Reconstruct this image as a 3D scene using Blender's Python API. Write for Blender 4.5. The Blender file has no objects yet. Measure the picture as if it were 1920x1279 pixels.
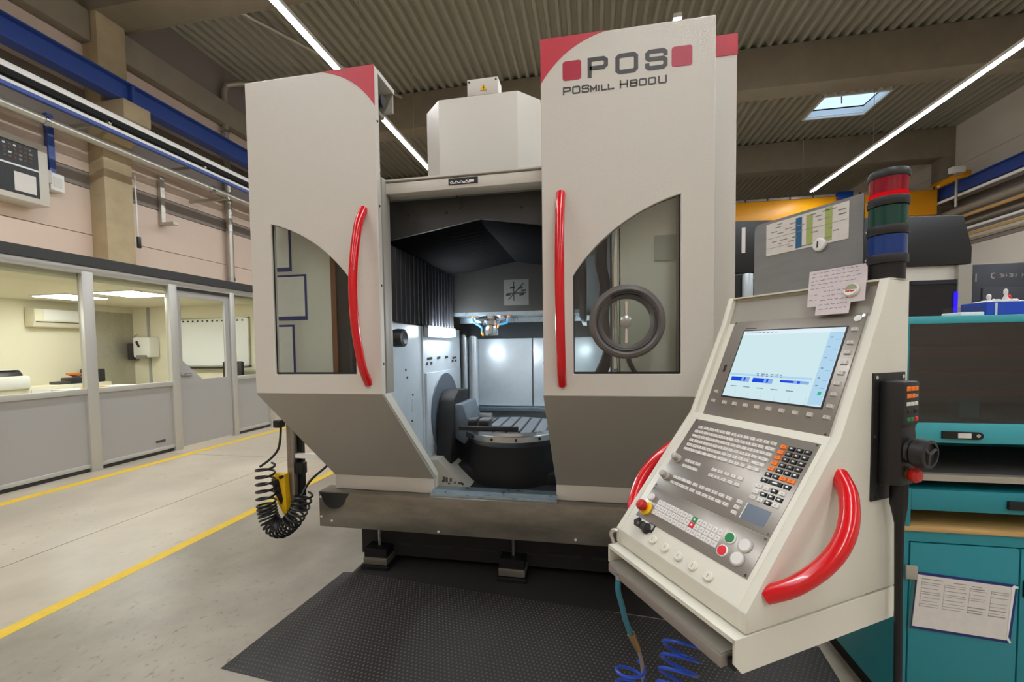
import bpy, bmesh, math, random
from mathutils import Vector, Matrix
from mathutils.geometry import tessellate_polygon
random.seed(7)
SC = bpy.context.scene
COL = SC.collection

# ------------------------------------------------------------------ camera, world, exposure
CAM_R = ((0.983017, 0.004836, 0.183452),
         (0.183060, 0.044528, -0.982093),
         (-0.012918, 0.998996, 0.042887))
cam_d = bpy.data.cameras.new('camera'); cam = bpy.data.objects.new('camera', cam_d); COL.objects.link(cam)
m4 = Matrix(CAM_R).to_4x4(); m4.translation = (0, 0, 1.58)
cam.matrix_world = m4
cam_d.sensor_width = 36.0; cam_d.lens = 794 / 1920 * 36.0; cam_d.shift_y = 44.5 / 1920
cam_d.clip_start = 0.02; cam_d.clip_end = 200
SC.camera = cam
SC.view_settings.view_transform = 'Standard'; SC.view_settings.look = 'None'
SC.view_settings.gamma = 1.0; SC.view_settings.use_curve_mapping = False
SC.view_settings.exposure = 0.0
LIGHT_STRIP = 85.0      # radiance of the hall's LED battens
OFFICE_LIGHT = 24.0
MACHINE_LIGHT = 95.0
world = bpy.data.worlds.new('sky'); SC.world = world; world.use_nodes = True
bg = world.node_tree.nodes['Background']; bg.inputs[0].default_value = (0.62, 0.80, 1.0, 1); bg.inputs[1].default_value = 2.0

# ------------------------------------------------------------------ helpers
def lin(c): return tuple(((v/255)/12.92 if v/255 <= .04045 else ((v/255+.055)/1.055)**2.4) for v in c)
MATS = {}
def mat(name, rgb, rough=.5, metal=0.0, spec=.5, noise=None, bump=None, emit=None, coat=0.0, aniso=0.0, stretch=None, alpha=None):
    """rgb in sRGB 0-255. noise=(scale, amount[, dark rgb]) mottles the colour; bump=(scale, strength)."""
    m = bpy.data.materials.new(name); m.use_nodes = True
    nt = m.node_tree; b = nt.nodes['Principled BSDF']
    col = lin(rgb)
    b.inputs['Base Color'].default_value = (*col, 1); b.inputs['Roughness'].default_value = rough
    b.inputs['Metallic'].default_value = metal; b.inputs['Specular IOR Level'].default_value = spec
    b.inputs['Coat Weight'].default_value = coat
    if emit: b.inputs['Emission Color'].default_value = (*lin(emit[0]), 1); b.inputs['Emission Strength'].default_value = emit[1]
    if noise or bump:
        tc = nt.nodes.new('ShaderNodeTexCoord'); mp = nt.nodes.new('ShaderNodeMapping'); nt.links.new(tc.outputs['Object'], mp.inputs['Vector'])
        if stretch: mp.inputs['Scale'].default_value = stretch
    if noise:
        n = nt.nodes.new('ShaderNodeTexNoise'); n.inputs['Scale'].default_value = noise[0]; n.inputs['Detail'].default_value = 6; n.inputs['Roughness'].default_value = .6
        nt.links.new(mp.outputs['Vector'], n.inputs['Vector'])
        r = nt.nodes.new('ShaderNodeValToRGB'); r.color_ramp.elements[0].position = .3; r.color_ramp.elements[1].position = .7
        d = lin(noise[2]) if len(noise) > 2 else tuple(v*(1-noise[1]) for v in col)
        r.color_ramp.elements[0].color = (*d, 1); r.color_ramp.elements[1].color = (*(min(1, v*(1+noise[1]*.5)) for v in col), 1)
        nt.links.new(n.outputs['Fac'], r.inputs['Fac']); nt.links.new(r.outputs['Color'], b.inputs['Base Color'])
        rr = nt.nodes.new('ShaderNodeMapRange'); rr.inputs['To Min'].default_value = max(.05, rough-.1); rr.inputs['To Max'].default_value = min(1, rough+.1)
        nt.links.new(n.outputs['Fac'], rr.inputs['Value']); nt.links.new(rr.outputs['Result'], b.inputs['Roughness'])
    if bump:
        n2 = nt.nodes.new('ShaderNodeTexNoise'); n2.inputs['Scale'].default_value = bump[0]; n2.inputs['Detail'].default_value = 3
        nt.links.new(mp.outputs['Vector'], n2.inputs['Vector'])
        bp = nt.nodes.new('ShaderNodeBump'); bp.inputs['Strength'].default_value = bump[1]; bp.inputs['Distance'].default_value = .002
        nt.links.new(n2.outputs['Fac'], bp.inputs['Height']); nt.links.new(bp.outputs['Normal'], b.inputs['Normal'])
    MATS[name] = m
    return m
def glass(name, tint, refl=.08, rough=.02, opacity=0.0, body=(20, 20, 20)):
    """thin sheet: transparent body with a clear-coat reflection."""
    m = bpy.data.materials.new(name); m.use_nodes = True; nt = m.node_tree; nt.nodes.clear()
    out = nt.nodes.new('ShaderNodeOutputMaterial'); tr = nt.nodes.new('ShaderNodeBsdfTransparent'); gl = nt.nodes.new('ShaderNodeBsdfGlossy')
    tr.inputs[0].default_value = (*lin(tint), 1); gl.inputs['Roughness'].default_value = rough; gl.inputs[0].default_value = (1, 1, 1, 1)
    lw = nt.nodes.new('ShaderNodeLayerWeight'); lw.inputs['Blend'].default_value = .5
    pw = nt.nodes.new('ShaderNodeMath'); pw.operation = 'POWER'; pw.inputs[1].default_value = 5.0; nt.links.new(lw.outputs['Facing'], pw.inputs[0])
    ma = nt.nodes.new('ShaderNodeMath'); ma.operation = 'MULTIPLY_ADD'; ma.inputs[1].default_value = 1-refl; ma.inputs[2].default_value = refl; nt.links.new(pw.outputs[0], ma.inputs[0])
    ge = nt.nodes.new('ShaderNodeNewGeometry'); iv = nt.nodes.new('ShaderNodeMath'); iv.operation = 'SUBTRACT'; iv.inputs[0].default_value = 1.0; nt.links.new(ge.outputs['Backfacing'], iv.inputs[1])
    mr = nt.nodes.new('ShaderNodeMath'); mr.operation = 'MULTIPLY'; nt.links.new(ma.outputs[0], mr.inputs[0]); nt.links.new(iv.outputs[0], mr.inputs[1])
    base = tr
    if opacity:
        df = nt.nodes.new('ShaderNodeBsdfDiffuse'); df.inputs[0].default_value = (*lin(body), 1)
        mx0 = nt.nodes.new('ShaderNodeMixShader'); mx0.inputs[0].default_value = opacity
        nt.links.new(tr.outputs[0], mx0.inputs[1]); nt.links.new(df.outputs[0], mx0.inputs[2]); base = mx0
    mx = nt.nodes.new('ShaderNodeMixShader')
    nt.links.new(mr.outputs[0], mx.inputs[0]); nt.links.new(base.outputs[0], mx.inputs[1]); nt.links.new(gl.outputs[0], mx.inputs[2])
    nt.links.new(mx.outputs[0], out.inputs[0]); MATS[name] = m
    return m
def lamp_mat(name, rgb, strength):
    m = bpy.data.materials.new(name); m.use_nodes = True; nt = m.node_tree; nt.nodes.clear()
    o = nt.nodes.new('ShaderNodeOutputMaterial'); e = nt.nodes.new('ShaderNodeEmission'); e.inputs[0].default_value = (*lin(rgb), 1); e.inputs[1].default_value = strength
    nt.links.new(e.outputs[0], o.inputs[0]); MATS[name] = m
    return m

OFF = {}       # object -> world position of its mesh space (unrotated things)
AX = {'x': (1, 2, 0), 'y': (0, 2, 1), 'z': (0, 1, 2)}
class MB:
    def __init__(s): s.v = []; s.f = []; s.mi = []; s.m = 0
    def add(s, vs, fs):
        k = len(s.v); s.v += [tuple(p) for p in vs]
        for f in fs: s.f.append(tuple(i+k for i in f)); s.mi.append(s.m)
        return s
    def box(s, x0, x1, y0, y1, z0, z1):
        v = [(x, y, z) for x in (x0, x1) for y in (y0, y1) for z in (z0, z1)]
        return s.add(v, [(0, 1, 3, 2), (4, 6, 7, 5), (0, 4, 5, 1), (2, 3, 7, 6), (0, 2, 6, 4), (1, 5, 7, 3)])
    def plate(s, outer, holes, axis, a, b):
        """polygon with holes in the two other axes, extruded from a to b along axis."""
        loops = [outer] + list(holes); flat = [p for l in loops for p in l]; n = len(flat)
        tris = tessellate_polygon([[Vector((p[0], p[1], 0)) for p in l] for l in loops])
        i0, i1, i2 = AX[axis]
        def mk(p, c):
            r = [0, 0, 0]; r[i0] = p[0]; r[i1] = p[1]; r[i2] = c; return tuple(r)
        vs = [mk(p, a) for p in flat] + [mk(p, b) for p in flat]
        fs = [tuple(t) for t in tris] + [tuple(i+n for i in reversed(t)) for t in tris]
        k = 0
        for l in loops:
            L = len(l)
            for i in range(L):
                j = (i+1) % L; fs.append((k+i, k+j, n+k+j, n+k+i))
            k += L
        return s.add(vs, fs)
    def prism(s, poly, axis, a, b): return s.plate(poly, [], axis, a, b)
    def tube(s, pts, r, n=10, caps=True):
        P = [Vector(p) for p in pts]; rr = r if isinstance(r, (list, tuple)) else [r]*len(P)
        vs = []; fs = []; up = None
        for i, p in enumerate(P):
            t = (P[min(i+1, len(P)-1)] - P[max(i-1, 0)]).normalized()
            if up is None: up = Vector((0, 0, 1)) if abs(t.z) < .9 else Vector((1, 0, 0))
            a = (up - t*up.dot(t)).normalized(); b = t.cross(a); up = a
            for k in range(n):
                q = 2*math.pi*k/n; vs.append(p + (a*math.cos(q) + b*math.sin(q))*rr[i])
        for i in range(len(P)-1):
            for k in range(n):
                k2 = (k+1) % n; fs.append((i*n+k, i*n+k2, (i+1)*n+k2, (i+1)*n+k))
        if caps: fs.append(tuple(range(n-1, -1, -1))); fs.append(tuple((len(P)-1)*n+k for k in range(n)))
        return s.add(vs, fs)
    def cyl(s, p0, p1, r, n=20, r2=None): return s.tube([p0, p1], [r, r if r2 is None else r2], n)
    def lathe(s, prof, o, axis='z', n=32, sign=1):
        """prof: (radius, height) pairs along axis from o; open ends get caps."""
        i0, i1, i2 = AX[axis]; vs = []; fs = []
        for r, h in prof:
            for k in range(n):
                q = 2*math.pi*k/n; p = list(o); p[i0] += r*math.cos(q); p[i1] += r*math.sin(q); p[i2] += sign*h; vs.append(tuple(p))
        for i in range(len(prof)-1):
            for k in range(n):
                k2 = (k+1) % n; fs.append((i*n+k, i*n+k2, (i+1)*n+k2, (i+1)*n+k))
        fs.append(tuple(range(n))); fs.append(tuple((len(prof)-1)*n+k for k in range(n)))
        return s.add(vs, fs)
    def ring(s, prof, o, axis, n=32):
        """closed profile swept round the axis (a torus-like solid)."""
        i0, i1, i2 = AX[axis]; vs = []; fs = []; m = len(prof)
        for r, h in prof:
            for k in range(n):
                q = 2*math.pi*k/n; p = list(o); p[i0] += r*math.cos(q); p[i1] += r*math.sin(q); p[i2] += h; vs.append(tuple(p))
        for i in range(m):
            j = (i+1) % m
            for k in range(n):
                k2 = (k+1) % n; fs.append((i*n+k, i*n+k2, j*n+k2, j*n+k))
        return s.add(vs, fs)
    def strokes(s, lines, fr, w, h0, h1):
        """flat lettering: poly-lines in a frame fr(u, v, n) -> point, stroke width w, from height h0 to h1."""
        for L in lines:
            P = [Vector(p) for p in L]; closed = (P[0]-P[-1]).length < 1e-9
            if closed: P = P[:-1]
            n = len(P)
            if not closed:
                P[0] = P[0]-(P[1]-P[0]).normalized()*w/2; P[-1] = P[-1]+(P[-1]-P[-2]).normalized()*w/2
            vs = []
            for i in range(n):
                d0 = (P[i]-P[i-1]).normalized() if (i or closed) else (P[1]-P[0]).normalized()
                d1 = (P[(i+1) % n]-P[i]).normalized() if (i < n-1 or closed) else d0
                q = Vector((-d0.y-d1.y, d0.x+d1.x)); q = q.normalized() if q.length > 1e-6 else Vector((-d0.y, d0.x))
                q *= w/2/max(.35, q.dot(Vector((-d0.y, d0.x))))
                for c in (P[i]+q, P[i]-q): vs += [fr(c.x, c.y, h0), fr(c.x, c.y, h1)]
            fs = []
            for i in range(n if closed else n-1):
                a, b = 4*i, 4*((i+1) % n)
                fs += [(a+1, b+1, b+3, a+3), (a, a+2, b+2, b), (a, b, b+1, a+1), (a+2, a+3, b+3, b+2)]
            if not closed: fs += [(0, 1, 3, 2), (4*n-4, 4*n-2, 4*n-1, 4*n-3)]
            s.add(vs, fs)
        return s
    def mesh(s, name, mats, M=None, off=(0, 0, 0), bevel=0, seg=2, smooth=35):
        me = bpy.data.meshes.new(name)
        o = Vector(off)
        vs = [(M @ Vector(p) if M else Vector(p)) - o for p in s.v]
        me.from_pydata([tuple(v) for v in vs], [], s.f)
        for mm in (mats if isinstance(mats, (list, tuple)) else [mats]): me.materials.append(MATS[mm] if isinstance(mm, str) else mm)
        me.polygons.foreach_set('material_index', s.mi)
        bm = bmesh.new(); bm.from_mesh(me)
        bmesh.ops.recalc_face_normals(bm, faces=bm.faces)
        if bevel:
            es = [e for e in bm.edges if len(e.link_faces) == 2 and e.calc_face_angle(0) > .5]
            bmesh.ops.bevel(bm, geom=es, offset=bevel, segments=seg, profile=.5, affect='EDGES', clamp_overlap=True)
        bm.to_mesh(me); bm.free()
        if smooth:
            me.polygons.foreach_set('use_smooth', [True]*len(me.polygons)); me.set_sharp_from_angle(angle=math.radians(smooth))
        me.update()
        return me
    def build(s, name, mats, parent=None, **kw):
        """parent None: a top-level mesh with its origin at its base; else a part in its parent's mesh space."""
        if parent is None:
            xs = list(zip(*s.v)); off = Vector(((min(xs[0])+max(xs[0]))/2, (min(xs[1])+max(xs[1]))/2, min(xs[2])))
            o = bpy.data.objects.new(name, s.mesh(name, mats, off=off, **kw)); o.location = off
        else:
            off = OFF[parent]; o = bpy.data.objects.new(name, s.mesh(name, mats, off=off, **kw)); o.parent = parent
        COL.objects.link(o); OFF[o] = off if parent is not None else Vector(off)
        return o
def B(*a): return MB().box(*a)
def tag(o, label, cat, group=None):
    o['label'] = label; o['category'] = cat
    if group: o['group'] = group
    return o
def structure(o): o['kind'] = 'structure'; return o
def thing(name, label, cat, loc=(0, 0, 0), group=None):
    o = bpy.data.objects.new(name, None); o.location = loc; o.empty_display_size = .05; COL.objects.link(o); OFF[o] = Vector(loc)
    return tag(o, label, cat, group)
def inst(name, me, parent, loc, rot=None):
    o = bpy.data.objects.new(name, me); o.parent = parent; o.location = Vector(loc) - OFF[parent]; COL.objects.link(o)
    if rot: o.rotation_euler = rot
    OFF[o] = OFF[parent]
    return o
def arc(cx, cy, r, a0, a1, n=16): return [(cx+r*math.cos(math.radians(a0+(a1-a0)*i/n)), cy+r*math.sin(math.radians(a0+(a1-a0)*i/n))) for i in range(n+1)]
def circ(cx, cy, r, n=24): return [(cx+r*math.cos(2*math.pi*i/n), cy+r*math.sin(2*math.pi*i/n)) for i in range(n)]
def circle3(p, q, r):
    ax, ay = p; bx, by = q; cx, cy = r; d = 2*(ax*(by-cy)+bx*(cy-ay)+cx*(ay-by))
    ux = ((ax*ax+ay*ay)*(by-cy)+(bx*bx+by*by)*(cy-ay)+(cx*cx+cy*cy)*(ay-by))/d
    uy = ((ax*ax+ay*ay)*(cx-bx)+(bx*bx+by*by)*(ax-cx)+(cx*cx+cy*cy)*(bx-ax))/d
    return ux, uy, math.hypot(ax-ux, ay-uy)
def arc3(p, q, r, n=14):
    cx, cy, R = circle3(p, q, r); a0 = math.atan2(p[1]-cy, p[0]-cx); a1 = math.atan2(r[1]-cy, r[0]-cx)
    if a1-a0 > math.pi: a1 -= 2*math.pi
    if a0-a1 > math.pi: a1 += 2*math.pi
    return [(cx+R*math.cos(a0+(a1-a0)*i/n), cy+R*math.sin(a0+(a1-a0)*i/n)) for i in range(n+1)]
def spline(pts, n=8):
    P = [Vector(p) for p in pts]; out = []
    for i in range(len(P)-1):
        p0, p1, p2, p3 = P[max(i-1, 0)], P[i], P[i+1], P[min(i+2, len(P)-1)]
        for k in range(n):
            t = k/n; out.append(.5*((2*p1)+(p2-p0)*t+(2*p0-5*p1+4*p2-p3)*t*t+(3*p1-p0-3*p2+p3)*t**3))
    out.append(P[-1]); return out
def helix(path, r, turns, per=14, start=0, dens=((0, 0), (1, 1))):
    """coil of radius r wound round a spline path."""
    P = spline(path, 24); L = [0]
    for a, b in zip(P[:-1], P[1:]): L.append(L[-1]+(b-a).length)
    out = []; N = int(turns*per); up = None; j = 0
    for i in range(N+1):
        g = i/N; k = next(k for k in range(len(dens)-1) if g <= dens[k+1][1]+1e-9); (s0, g0), (s1, g1) = dens[k], dens[k+1]
        d = L[-1]*(s0+(s1-s0)*(g-g0)/(g1-g0))
        while j < len(L)-2 and L[j+1] < d: j += 1
        f = (d-L[j])/max(1e-9, L[j+1]-L[j]); p = P[j].lerp(P[j+1], f); t = (P[j+1]-P[j]).normalized()
        if up is None: up = Vector((0, 1, 0)) if abs(t.y) < .9 else Vector((1, 0, 0))
        a = (up-t*up.dot(t)).normalized(); b = t.cross(a); up = a
        q = 2*math.pi*i/per+start; out.append(p+(a*math.cos(q)+b*math.sin(q))*r)
    return out
# squarish lettering on a unit cell
GL = {'P': [[(0, 0), (0, 1), (.85, 1), (1, .88), (1, .58), (.85, .46), (.13, .46)]],
      'O': [[(.12, 0), (0, .12), (0, .88), (.12, 1), (.88, 1), (1, .88), (1, .12), (.88, 0), (.12, 0)]],
      'S': [[(1, .82), (1, .9), (.88, 1), (.12, 1), (0, .88), (0, .64), (.12, .53), (.88, .53), (1, .42), (1, .12), (.88, 0), (.12, 0), (0, .1), (0, .18)]],
      'M': [[(0, 0), (0, 1), (.5, .35), (1, 1), (1, 0)]], 'I': [[(.5, 0), (.5, 1)]], 'L': [[(0, 1), (0, 0), (1, 0)]],
      'H': [[(0, 0), (0, 1)], [(1, 0), (1, 1)], [(0, .5), (1, .5)]],
      '8': [[(.12, 0), (0, .12), (0, .4), (.12, .52), (0, .64), (0, .88), (.12, 1), (.88, 1), (1, .88), (1, .64), (.88, .52), (1, .4), (1, .12), (.88, 0), (.12, 0)], [(.12, .52), (.88, .52)]],
      'U': [[(0, 1), (0, .12), (.12, 0), (.88, 0), (1, .12), (1, 1)]]}
GL['0'] = GL['O']

# ------------------------------------------------------------------ materials
mat('paint_light', (210, 204, 192), .33, spec=.5, bump=(300, .5))
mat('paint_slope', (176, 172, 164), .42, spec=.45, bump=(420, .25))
mat('paint_cream', (226, 222, 206), .38, spec=.45, bump=(380, .2))
mat('paint_grey', (165, 160, 148), .45)
mat('paint_red', (196, 46, 62), .42, bump=(420, .3))
mat('logo_red', (176, 30, 58), .4)
mat('letter_grey', (64, 62, 62), .45)
mat('handle_red', (214, 8, 20), .22, spec=.55, coat=.3)
mat('black', (16, 16, 17), .45)
mat('black_matt', (12, 12, 13), .75)
mat('black_plastic', (34, 33, 33), .45, bump=(600, .15))
mat('bellows', (6, 6, 8), .6, spec=.08)
mat('bellows_side', (24, 25, 29), .3, spec=.6)  # lighter copy of bellows, lamp sheen on the side walls put into the colour
mat('carriage', (50, 50, 48), .45)
mat('fold_glint', (74, 77, 84), .25, spec=.7)
mat('sticker', (96, 96, 92), .6)
mat('key_soft', (206, 202, 194), .42)
mat('key_legend', (184, 180, 174), .6)
mat('orange_dark', (214, 92, 20), .5)
mat('rubber', (44, 41, 38), .6, noise=(30, .25))
mat('rubber_stud', (82, 79, 75), .42)  # lighter than the mat: specular glints put into the stud colour
mat('ring_grey', (98, 92, 88), .42)
mat('steel', (176, 176, 174), .3, 1.0, noise=(9, .15))
mat('steel_dull', (138, 132, 120), .36, .6, noise=(4, .3), stretch=(1, 1, 3))
mat('chrome', (225, 225, 225), .1, 1.0)
mat('steel_panel', (158, 151, 142), .33, .6, noise=(60, .08), stretch=(1, 40, 1))
mat('inner_wall', (196, 206, 212), .32, .25, noise=(5, .1))
mat('inner_grey', (130, 132, 130), .5)
mat('cast_dark', (86, 96, 106), .45, noise=(12, .15))
mat('table_top', (150, 155, 158), .35, .7, noise=(90, .45))
mat('zinc', (170, 188, 198), .3, .85, noise=(14, .15))
mat('brown', (112, 66, 30), .5)
mat('blue_tape', (28, 40, 110), .5)
mat('paper', (226, 220, 212), .8, noise=(40, .05))
mat('paper_pink', (216, 204, 204), .8, noise=(30, .06))
mat('ink', (96, 92, 100), .8)
mat('ink_grey', (150, 146, 142), .8)
mat('print_blue', (44, 98, 140), .7)
mat('print_green', (168, 180, 104), .7)
mat('concrete', (186, 168, 134), .8, noise=(3, .12), bump=(40, .3))
mat('concrete_grey', (150, 140, 122), .85, noise=(2, .12), bump=(30, .3))
def add_specks(m, scale, lo, hi, dark):
    """small dark pits and scuffs mixed over a material's colour."""
    nt = m.node_tree; b = nt.nodes['Principled BSDF']; src = b.inputs['Base Color'].links[0].from_socket
    tc = nt.nodes.new('ShaderNodeTexCoord'); mp = nt.nodes.new('ShaderNodeMapping'); mp.inputs['Scale'].default_value = (1, .7, 1)
    n = nt.nodes.new('ShaderNodeTexNoise'); n.inputs['Scale'].default_value = scale; n.inputs['Detail'].default_value = 4
    r = nt.nodes.new('ShaderNodeMapRange'); r.inputs['From Min'].default_value = lo; r.inputs['From Max'].default_value = hi
    n2 = nt.nodes.new('ShaderNodeTexNoise'); n2.inputs['Scale'].default_value = .8; n2.inputs['Detail'].default_value = 2
    r2 = nt.nodes.new('ShaderNodeMapRange'); r2.inputs['From Min'].default_value = .42; r2.inputs['From Max'].default_value = .62
    mu = nt.nodes.new('ShaderNodeMath'); mu.operation = 'MULTIPLY'
    mx = nt.nodes.new('ShaderNodeMix'); mx.data_type = 'RGBA'; mx.inputs[7].default_value = (*lin(dark), 1)
    nt.links.new(tc.outputs['Object'], mp.inputs['Vector']); nt.links.new(mp.outputs['Vector'], n.inputs['Vector']); nt.links.new(tc.outputs['Object'], n2.inputs['Vector'])
    nt.links.new(n.outputs['Fac'], r.inputs['Value']); nt.links.new(n2.outputs['Fac'], r2.inputs['Value']); nt.links.new(r.outputs[0], mu.inputs[0]); nt.links.new(r2.outputs[0], mu.inputs[1])
    nt.links.new(mu.outputs[0], mx.inputs[0]); nt.links.new(src, mx.inputs[6]); nt.links.new(mx.outputs[2], b.inputs['Base Color'])
add_specks(mat('floor', (190, 178, 158), .34, spec=.45, noise=(1.4, .2), bump=(60, .1)), 26, .62, .74, (140, 128, 112))
add_specks(mat('floor_dark', (166, 157, 141), .34, spec=.45, noise=(1.3, .32), bump=(60, .14)), 30, .60, .72, (112, 104, 92))  # darker, more mottled slab tone beyond the second yellow line
mat('wall_light', (228, 220, 206), .6, noise=(.8, .05))
mat('floor_yellow', (232, 192, 48), .5, noise=(14, .1))
mat('joint', (70, 66, 58), .8)
mat('wall_panel', (222, 200, 182), .6, noise=(.8, .05))
mat('wall_band', (140, 130, 122), .6)
mat('roof_sheet', (166, 162, 146), .5, spec=.4)
mat('crane_blue', (54, 82, 158), .4)
mat('crane_yellow', (240, 164, 10), .42)
mat('galv', (190, 186, 174), .35, .6, noise=(20, .1))
mat('white_trunk', (250, 249, 244), .4)
mat('office_grey', (170, 168, 164), .42)
mat('office_frame', (196, 194, 186), .38, .3)
mat('office_wall', (236, 230, 206), .7)
mat('office_trim', (52, 52, 52), .5)
mat('white', (238, 238, 234), .4)
mat('board_white', (240, 242, 242), .25)
mat('teal', (38, 138, 150), .4, bump=(300, .15))
mat('teal_light', (68, 170, 180), .4, bump=(300, .15))
mat('wood', (206, 166, 104), .55, noise=(6, .2), stretch=(1, 8, 8))
mat('shelf_mat', (92, 86, 82), .6)
mat('dark_body', (27, 29, 31), .42)
mat('dark_navy', (36, 40, 50), .35)
mat('orange', (250, 126, 26), .5)
mat('yellow', (240, 190, 0), .4)
mat('key_white', (224, 220, 214), .45)
mat('key_grey', (178, 172, 162), .42)
mat('green', (16, 130, 66), .4)
mat('red', (222, 20, 44), .4)
mat('estop_red', (190, 30, 24), .38)
mat('pad', (92, 104, 120), .3)
mat('brass', (150, 122, 80), .35, .8)
mat('hose_teal', (44, 108, 124), .4)
mat('hose_blue', (36, 78, 190), .35)
mat('hose_grey', (140, 130, 124), .5)
mat('coolant_blue', (60, 130, 170), .45)
mat('lens_red', (140, 14, 36), .18)
lamp_mat('lens_lit', (230, 20, 30), .7)
mat('lens_green', (6, 66, 56), .18)
mat('lens_blue', (12, 56, 126), .18)
mat('magnet_back', (226, 222, 204), .4)
mat('magnet_green', (150, 150, 110), .4)
mat('board_grey', (142, 142, 142), .5, .3, noise=(9, .12), stretch=(1, 1, 5))
mat('plinth', (22, 21, 20), .6)
lamp_mat('batten_light', (246, 250, 255), LIGHT_STRIP)
lamp_mat('office_light', (252, 252, 250), OFFICE_LIGHT)
lamp_mat('work_light', (240, 248, 255), MACHINE_LIGHT)
lamp_mat('screen_base', (206, 232, 238), 1.0)
lamp_mat('screen_pale', (226, 240, 248), 1.0)
lamp_mat('screen_side', (176, 212, 236), 1.0)
lamp_mat('screen_blue', (30, 76, 220), 1.0)
lamp_mat('screen_mid', (140, 176, 232), 1.0)
lamp_mat('screen_green', (40, 190, 130), 1.0)
lamp_mat('screen_text', (120, 146, 170), .9)
lamp_mat('led_blue', (50, 30, 255), 1.4)
glass('window_glass', (238, 240, 236), .05)
glass('door_glass', (244, 248, 246), .05)
glass('smoked_glass', (196, 198, 198), .10, rough=.05, opacity=.12, body=(40, 40, 40))
glass('skylight_glass', (235, 240, 245), .05)

# ------------------------------------------------------------------ the hall
XL, XR, Y0, Y1, ZC = -10.4, 13.7, -9.0, 27.0, 9.74
fl = structure(B(XL-.3, XR+.3, Y0-.3, Y1+.3, -.3, -.012).build('floor', 'joint'))
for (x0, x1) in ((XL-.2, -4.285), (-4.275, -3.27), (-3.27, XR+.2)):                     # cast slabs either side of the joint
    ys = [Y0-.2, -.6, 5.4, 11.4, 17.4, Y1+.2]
    for ya, yb in zip(ys[:-1], ys[1:]): B(x0, x1, ya+.004, yb-.004, -.02, 0).build('slab', 'floor' if x0 < -4 else 'floor_dark', fl)
for x, w in ((-6.07, .14), (-3.27, .10)): B(x-w/2, x+w/2, Y0, 17, 0, .0012).build('floor_marking', 'floor_yellow', fl)
# profiled roof sheet with the skylight opening
def roof(x0, x1, y0, y1):
    p = .268; mb = MB(); k0 = math.ceil((x0-XL)/p-1e-6); k1 = math.floor((x1-XL)/p+1e-6); pr = [(x0, ZC)]
    for k in range(k0, k1):
        x = XL+k*p; pr += [(x+.02, ZC), (x+.055, ZC+.11), (x+.175, ZC+.11), (x+.21, ZC)]
    pr += [(x1, ZC)]
    for a, b in zip(pr[:-1], pr[1:]):
        if a[0] < b[0]: mb.add([(a[0], y0, a[1]), (b[0], y0, b[1]), (b[0], y1, b[1]), (a[0], y1, a[1])], [(0, 1, 2, 3)])
    return mb
SX0, SX1, SY0, SY1 = 7.7, 9.6, 16.15, 17.55
cl = structure(roof(XL, XR, Y0, SY0).build('ceiling', 'roof_sheet', smooth=0))
for a in ((XL, XR, SY1, Y1), (XL, SX0, SY0, SY1), (SX1, XR, SY0, SY1)): roof(*a).build('roof_sheet', 'roof_sheet', cl, smooth=0)
B(XL-.3, XR+.3, Y0-.3, SY0, ZC+.25, ZC+.3).build('roof_deck', 'black_matt', cl); B(XL-.3, XR+.3, SY1, Y1+.3, ZC+.25, ZC+.3).build('roof_deck', 'black_matt', cl)
B(XL-.3, SX0, SY0, SY1, ZC+.25, ZC+.3).build('roof_deck', 'black_matt', cl); B(SX1, XR+.3, SY0, SY1, ZC+.25, ZC+.3).build('roof_deck', 'black_matt', cl)
sk = structure(MB().plate([(SX0-.06, SY0-.06), (SX1+.06, SY0-.06), (SX1+.06, SY1+.06), (SX0-.06, SY1+.06)], [[(SX0, SY0), (SX1, SY0), (SX1, SY1), (SX0, SY1)]], 'z', ZC-.03, ZC+.30).build('window_1', 'white'))
B(SX0, SX1, SY0, SY1, ZC+.03, ZC+.05).build('pane', 'skylight_glass', sk)
MB().cyl((8.2, SY0+.02, ZC+.02), (8.35, SY0+.3, ZC-.1), .02, 8).build('opener_rod', 'galv', sk)
# walls, left one built of horizontal sandwich panels
wl = structure(B(XL-.3, XL-.08, Y0-.3, Y1+.3, -.02, ZC+.25).build('wall_left', 'joint'))
for z0, z1, m in ((0, 1.0, 'wall_panel'), (1.0, 2.0, 'wall_panel'), (2.0, 3.06, 'wall_panel'), (3.06, 4.06, 'wall_panel'), (4.06, 5.02, 'wall_panel'), (5.02, 5.36, 'wall_band'), (5.36, 6.05, 'wall_panel'), (6.05, 7.05, 'wall_band'), (7.05, 8.0, 'wall_panel'), (8.0, 8.7, 'wall_panel'), (8.7, ZC+.2, 'wall_band')):
    for ya, yb in ((Y0, 1.8), (1.8, 7.6), (7.6, 13.4), (13.4, 19.4), (19.4, Y1)):
        B(XL-.08, XL, ya+.004, yb-.004, z0+.006, z1-.006).build('panel', m, wl, bevel=.004, seg=1)
wr = structure(B(XR+.08, XR+.3, Y0-.3, Y1+.3, -.02, ZC+.25).build('wall_right', 'joint'))
for z0, z1, m in ((0, 1.4, 'wall_light'), (1.4, 2.8, 'wall_light'), (2.8, 4.1, 'wall_light'), (4.1, 5.1, 'wall_light'), (5.1, 5.25, 'wall_band'), (5.25, 5.6, 'wall_light'), (5.6, 6.9, 'wall_band'), (6.9, 8.2, 'wall_light'), (8.2, ZC+.2, 'wall_light')):
    B(XR, XR+.08, Y0, Y1, z0+.006, z1-.006).build('panel', m, wr)
structure(B(XL-.08, XR+.08, Y1, Y1+.3, 0, ZC+.25).build('wall_back', 'wall_panel'))
structure(B(XL-.08, XR+.08, Y0-.3, Y0, 0, ZC+.25).build('wall_front', 'wall_panel'))
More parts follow.
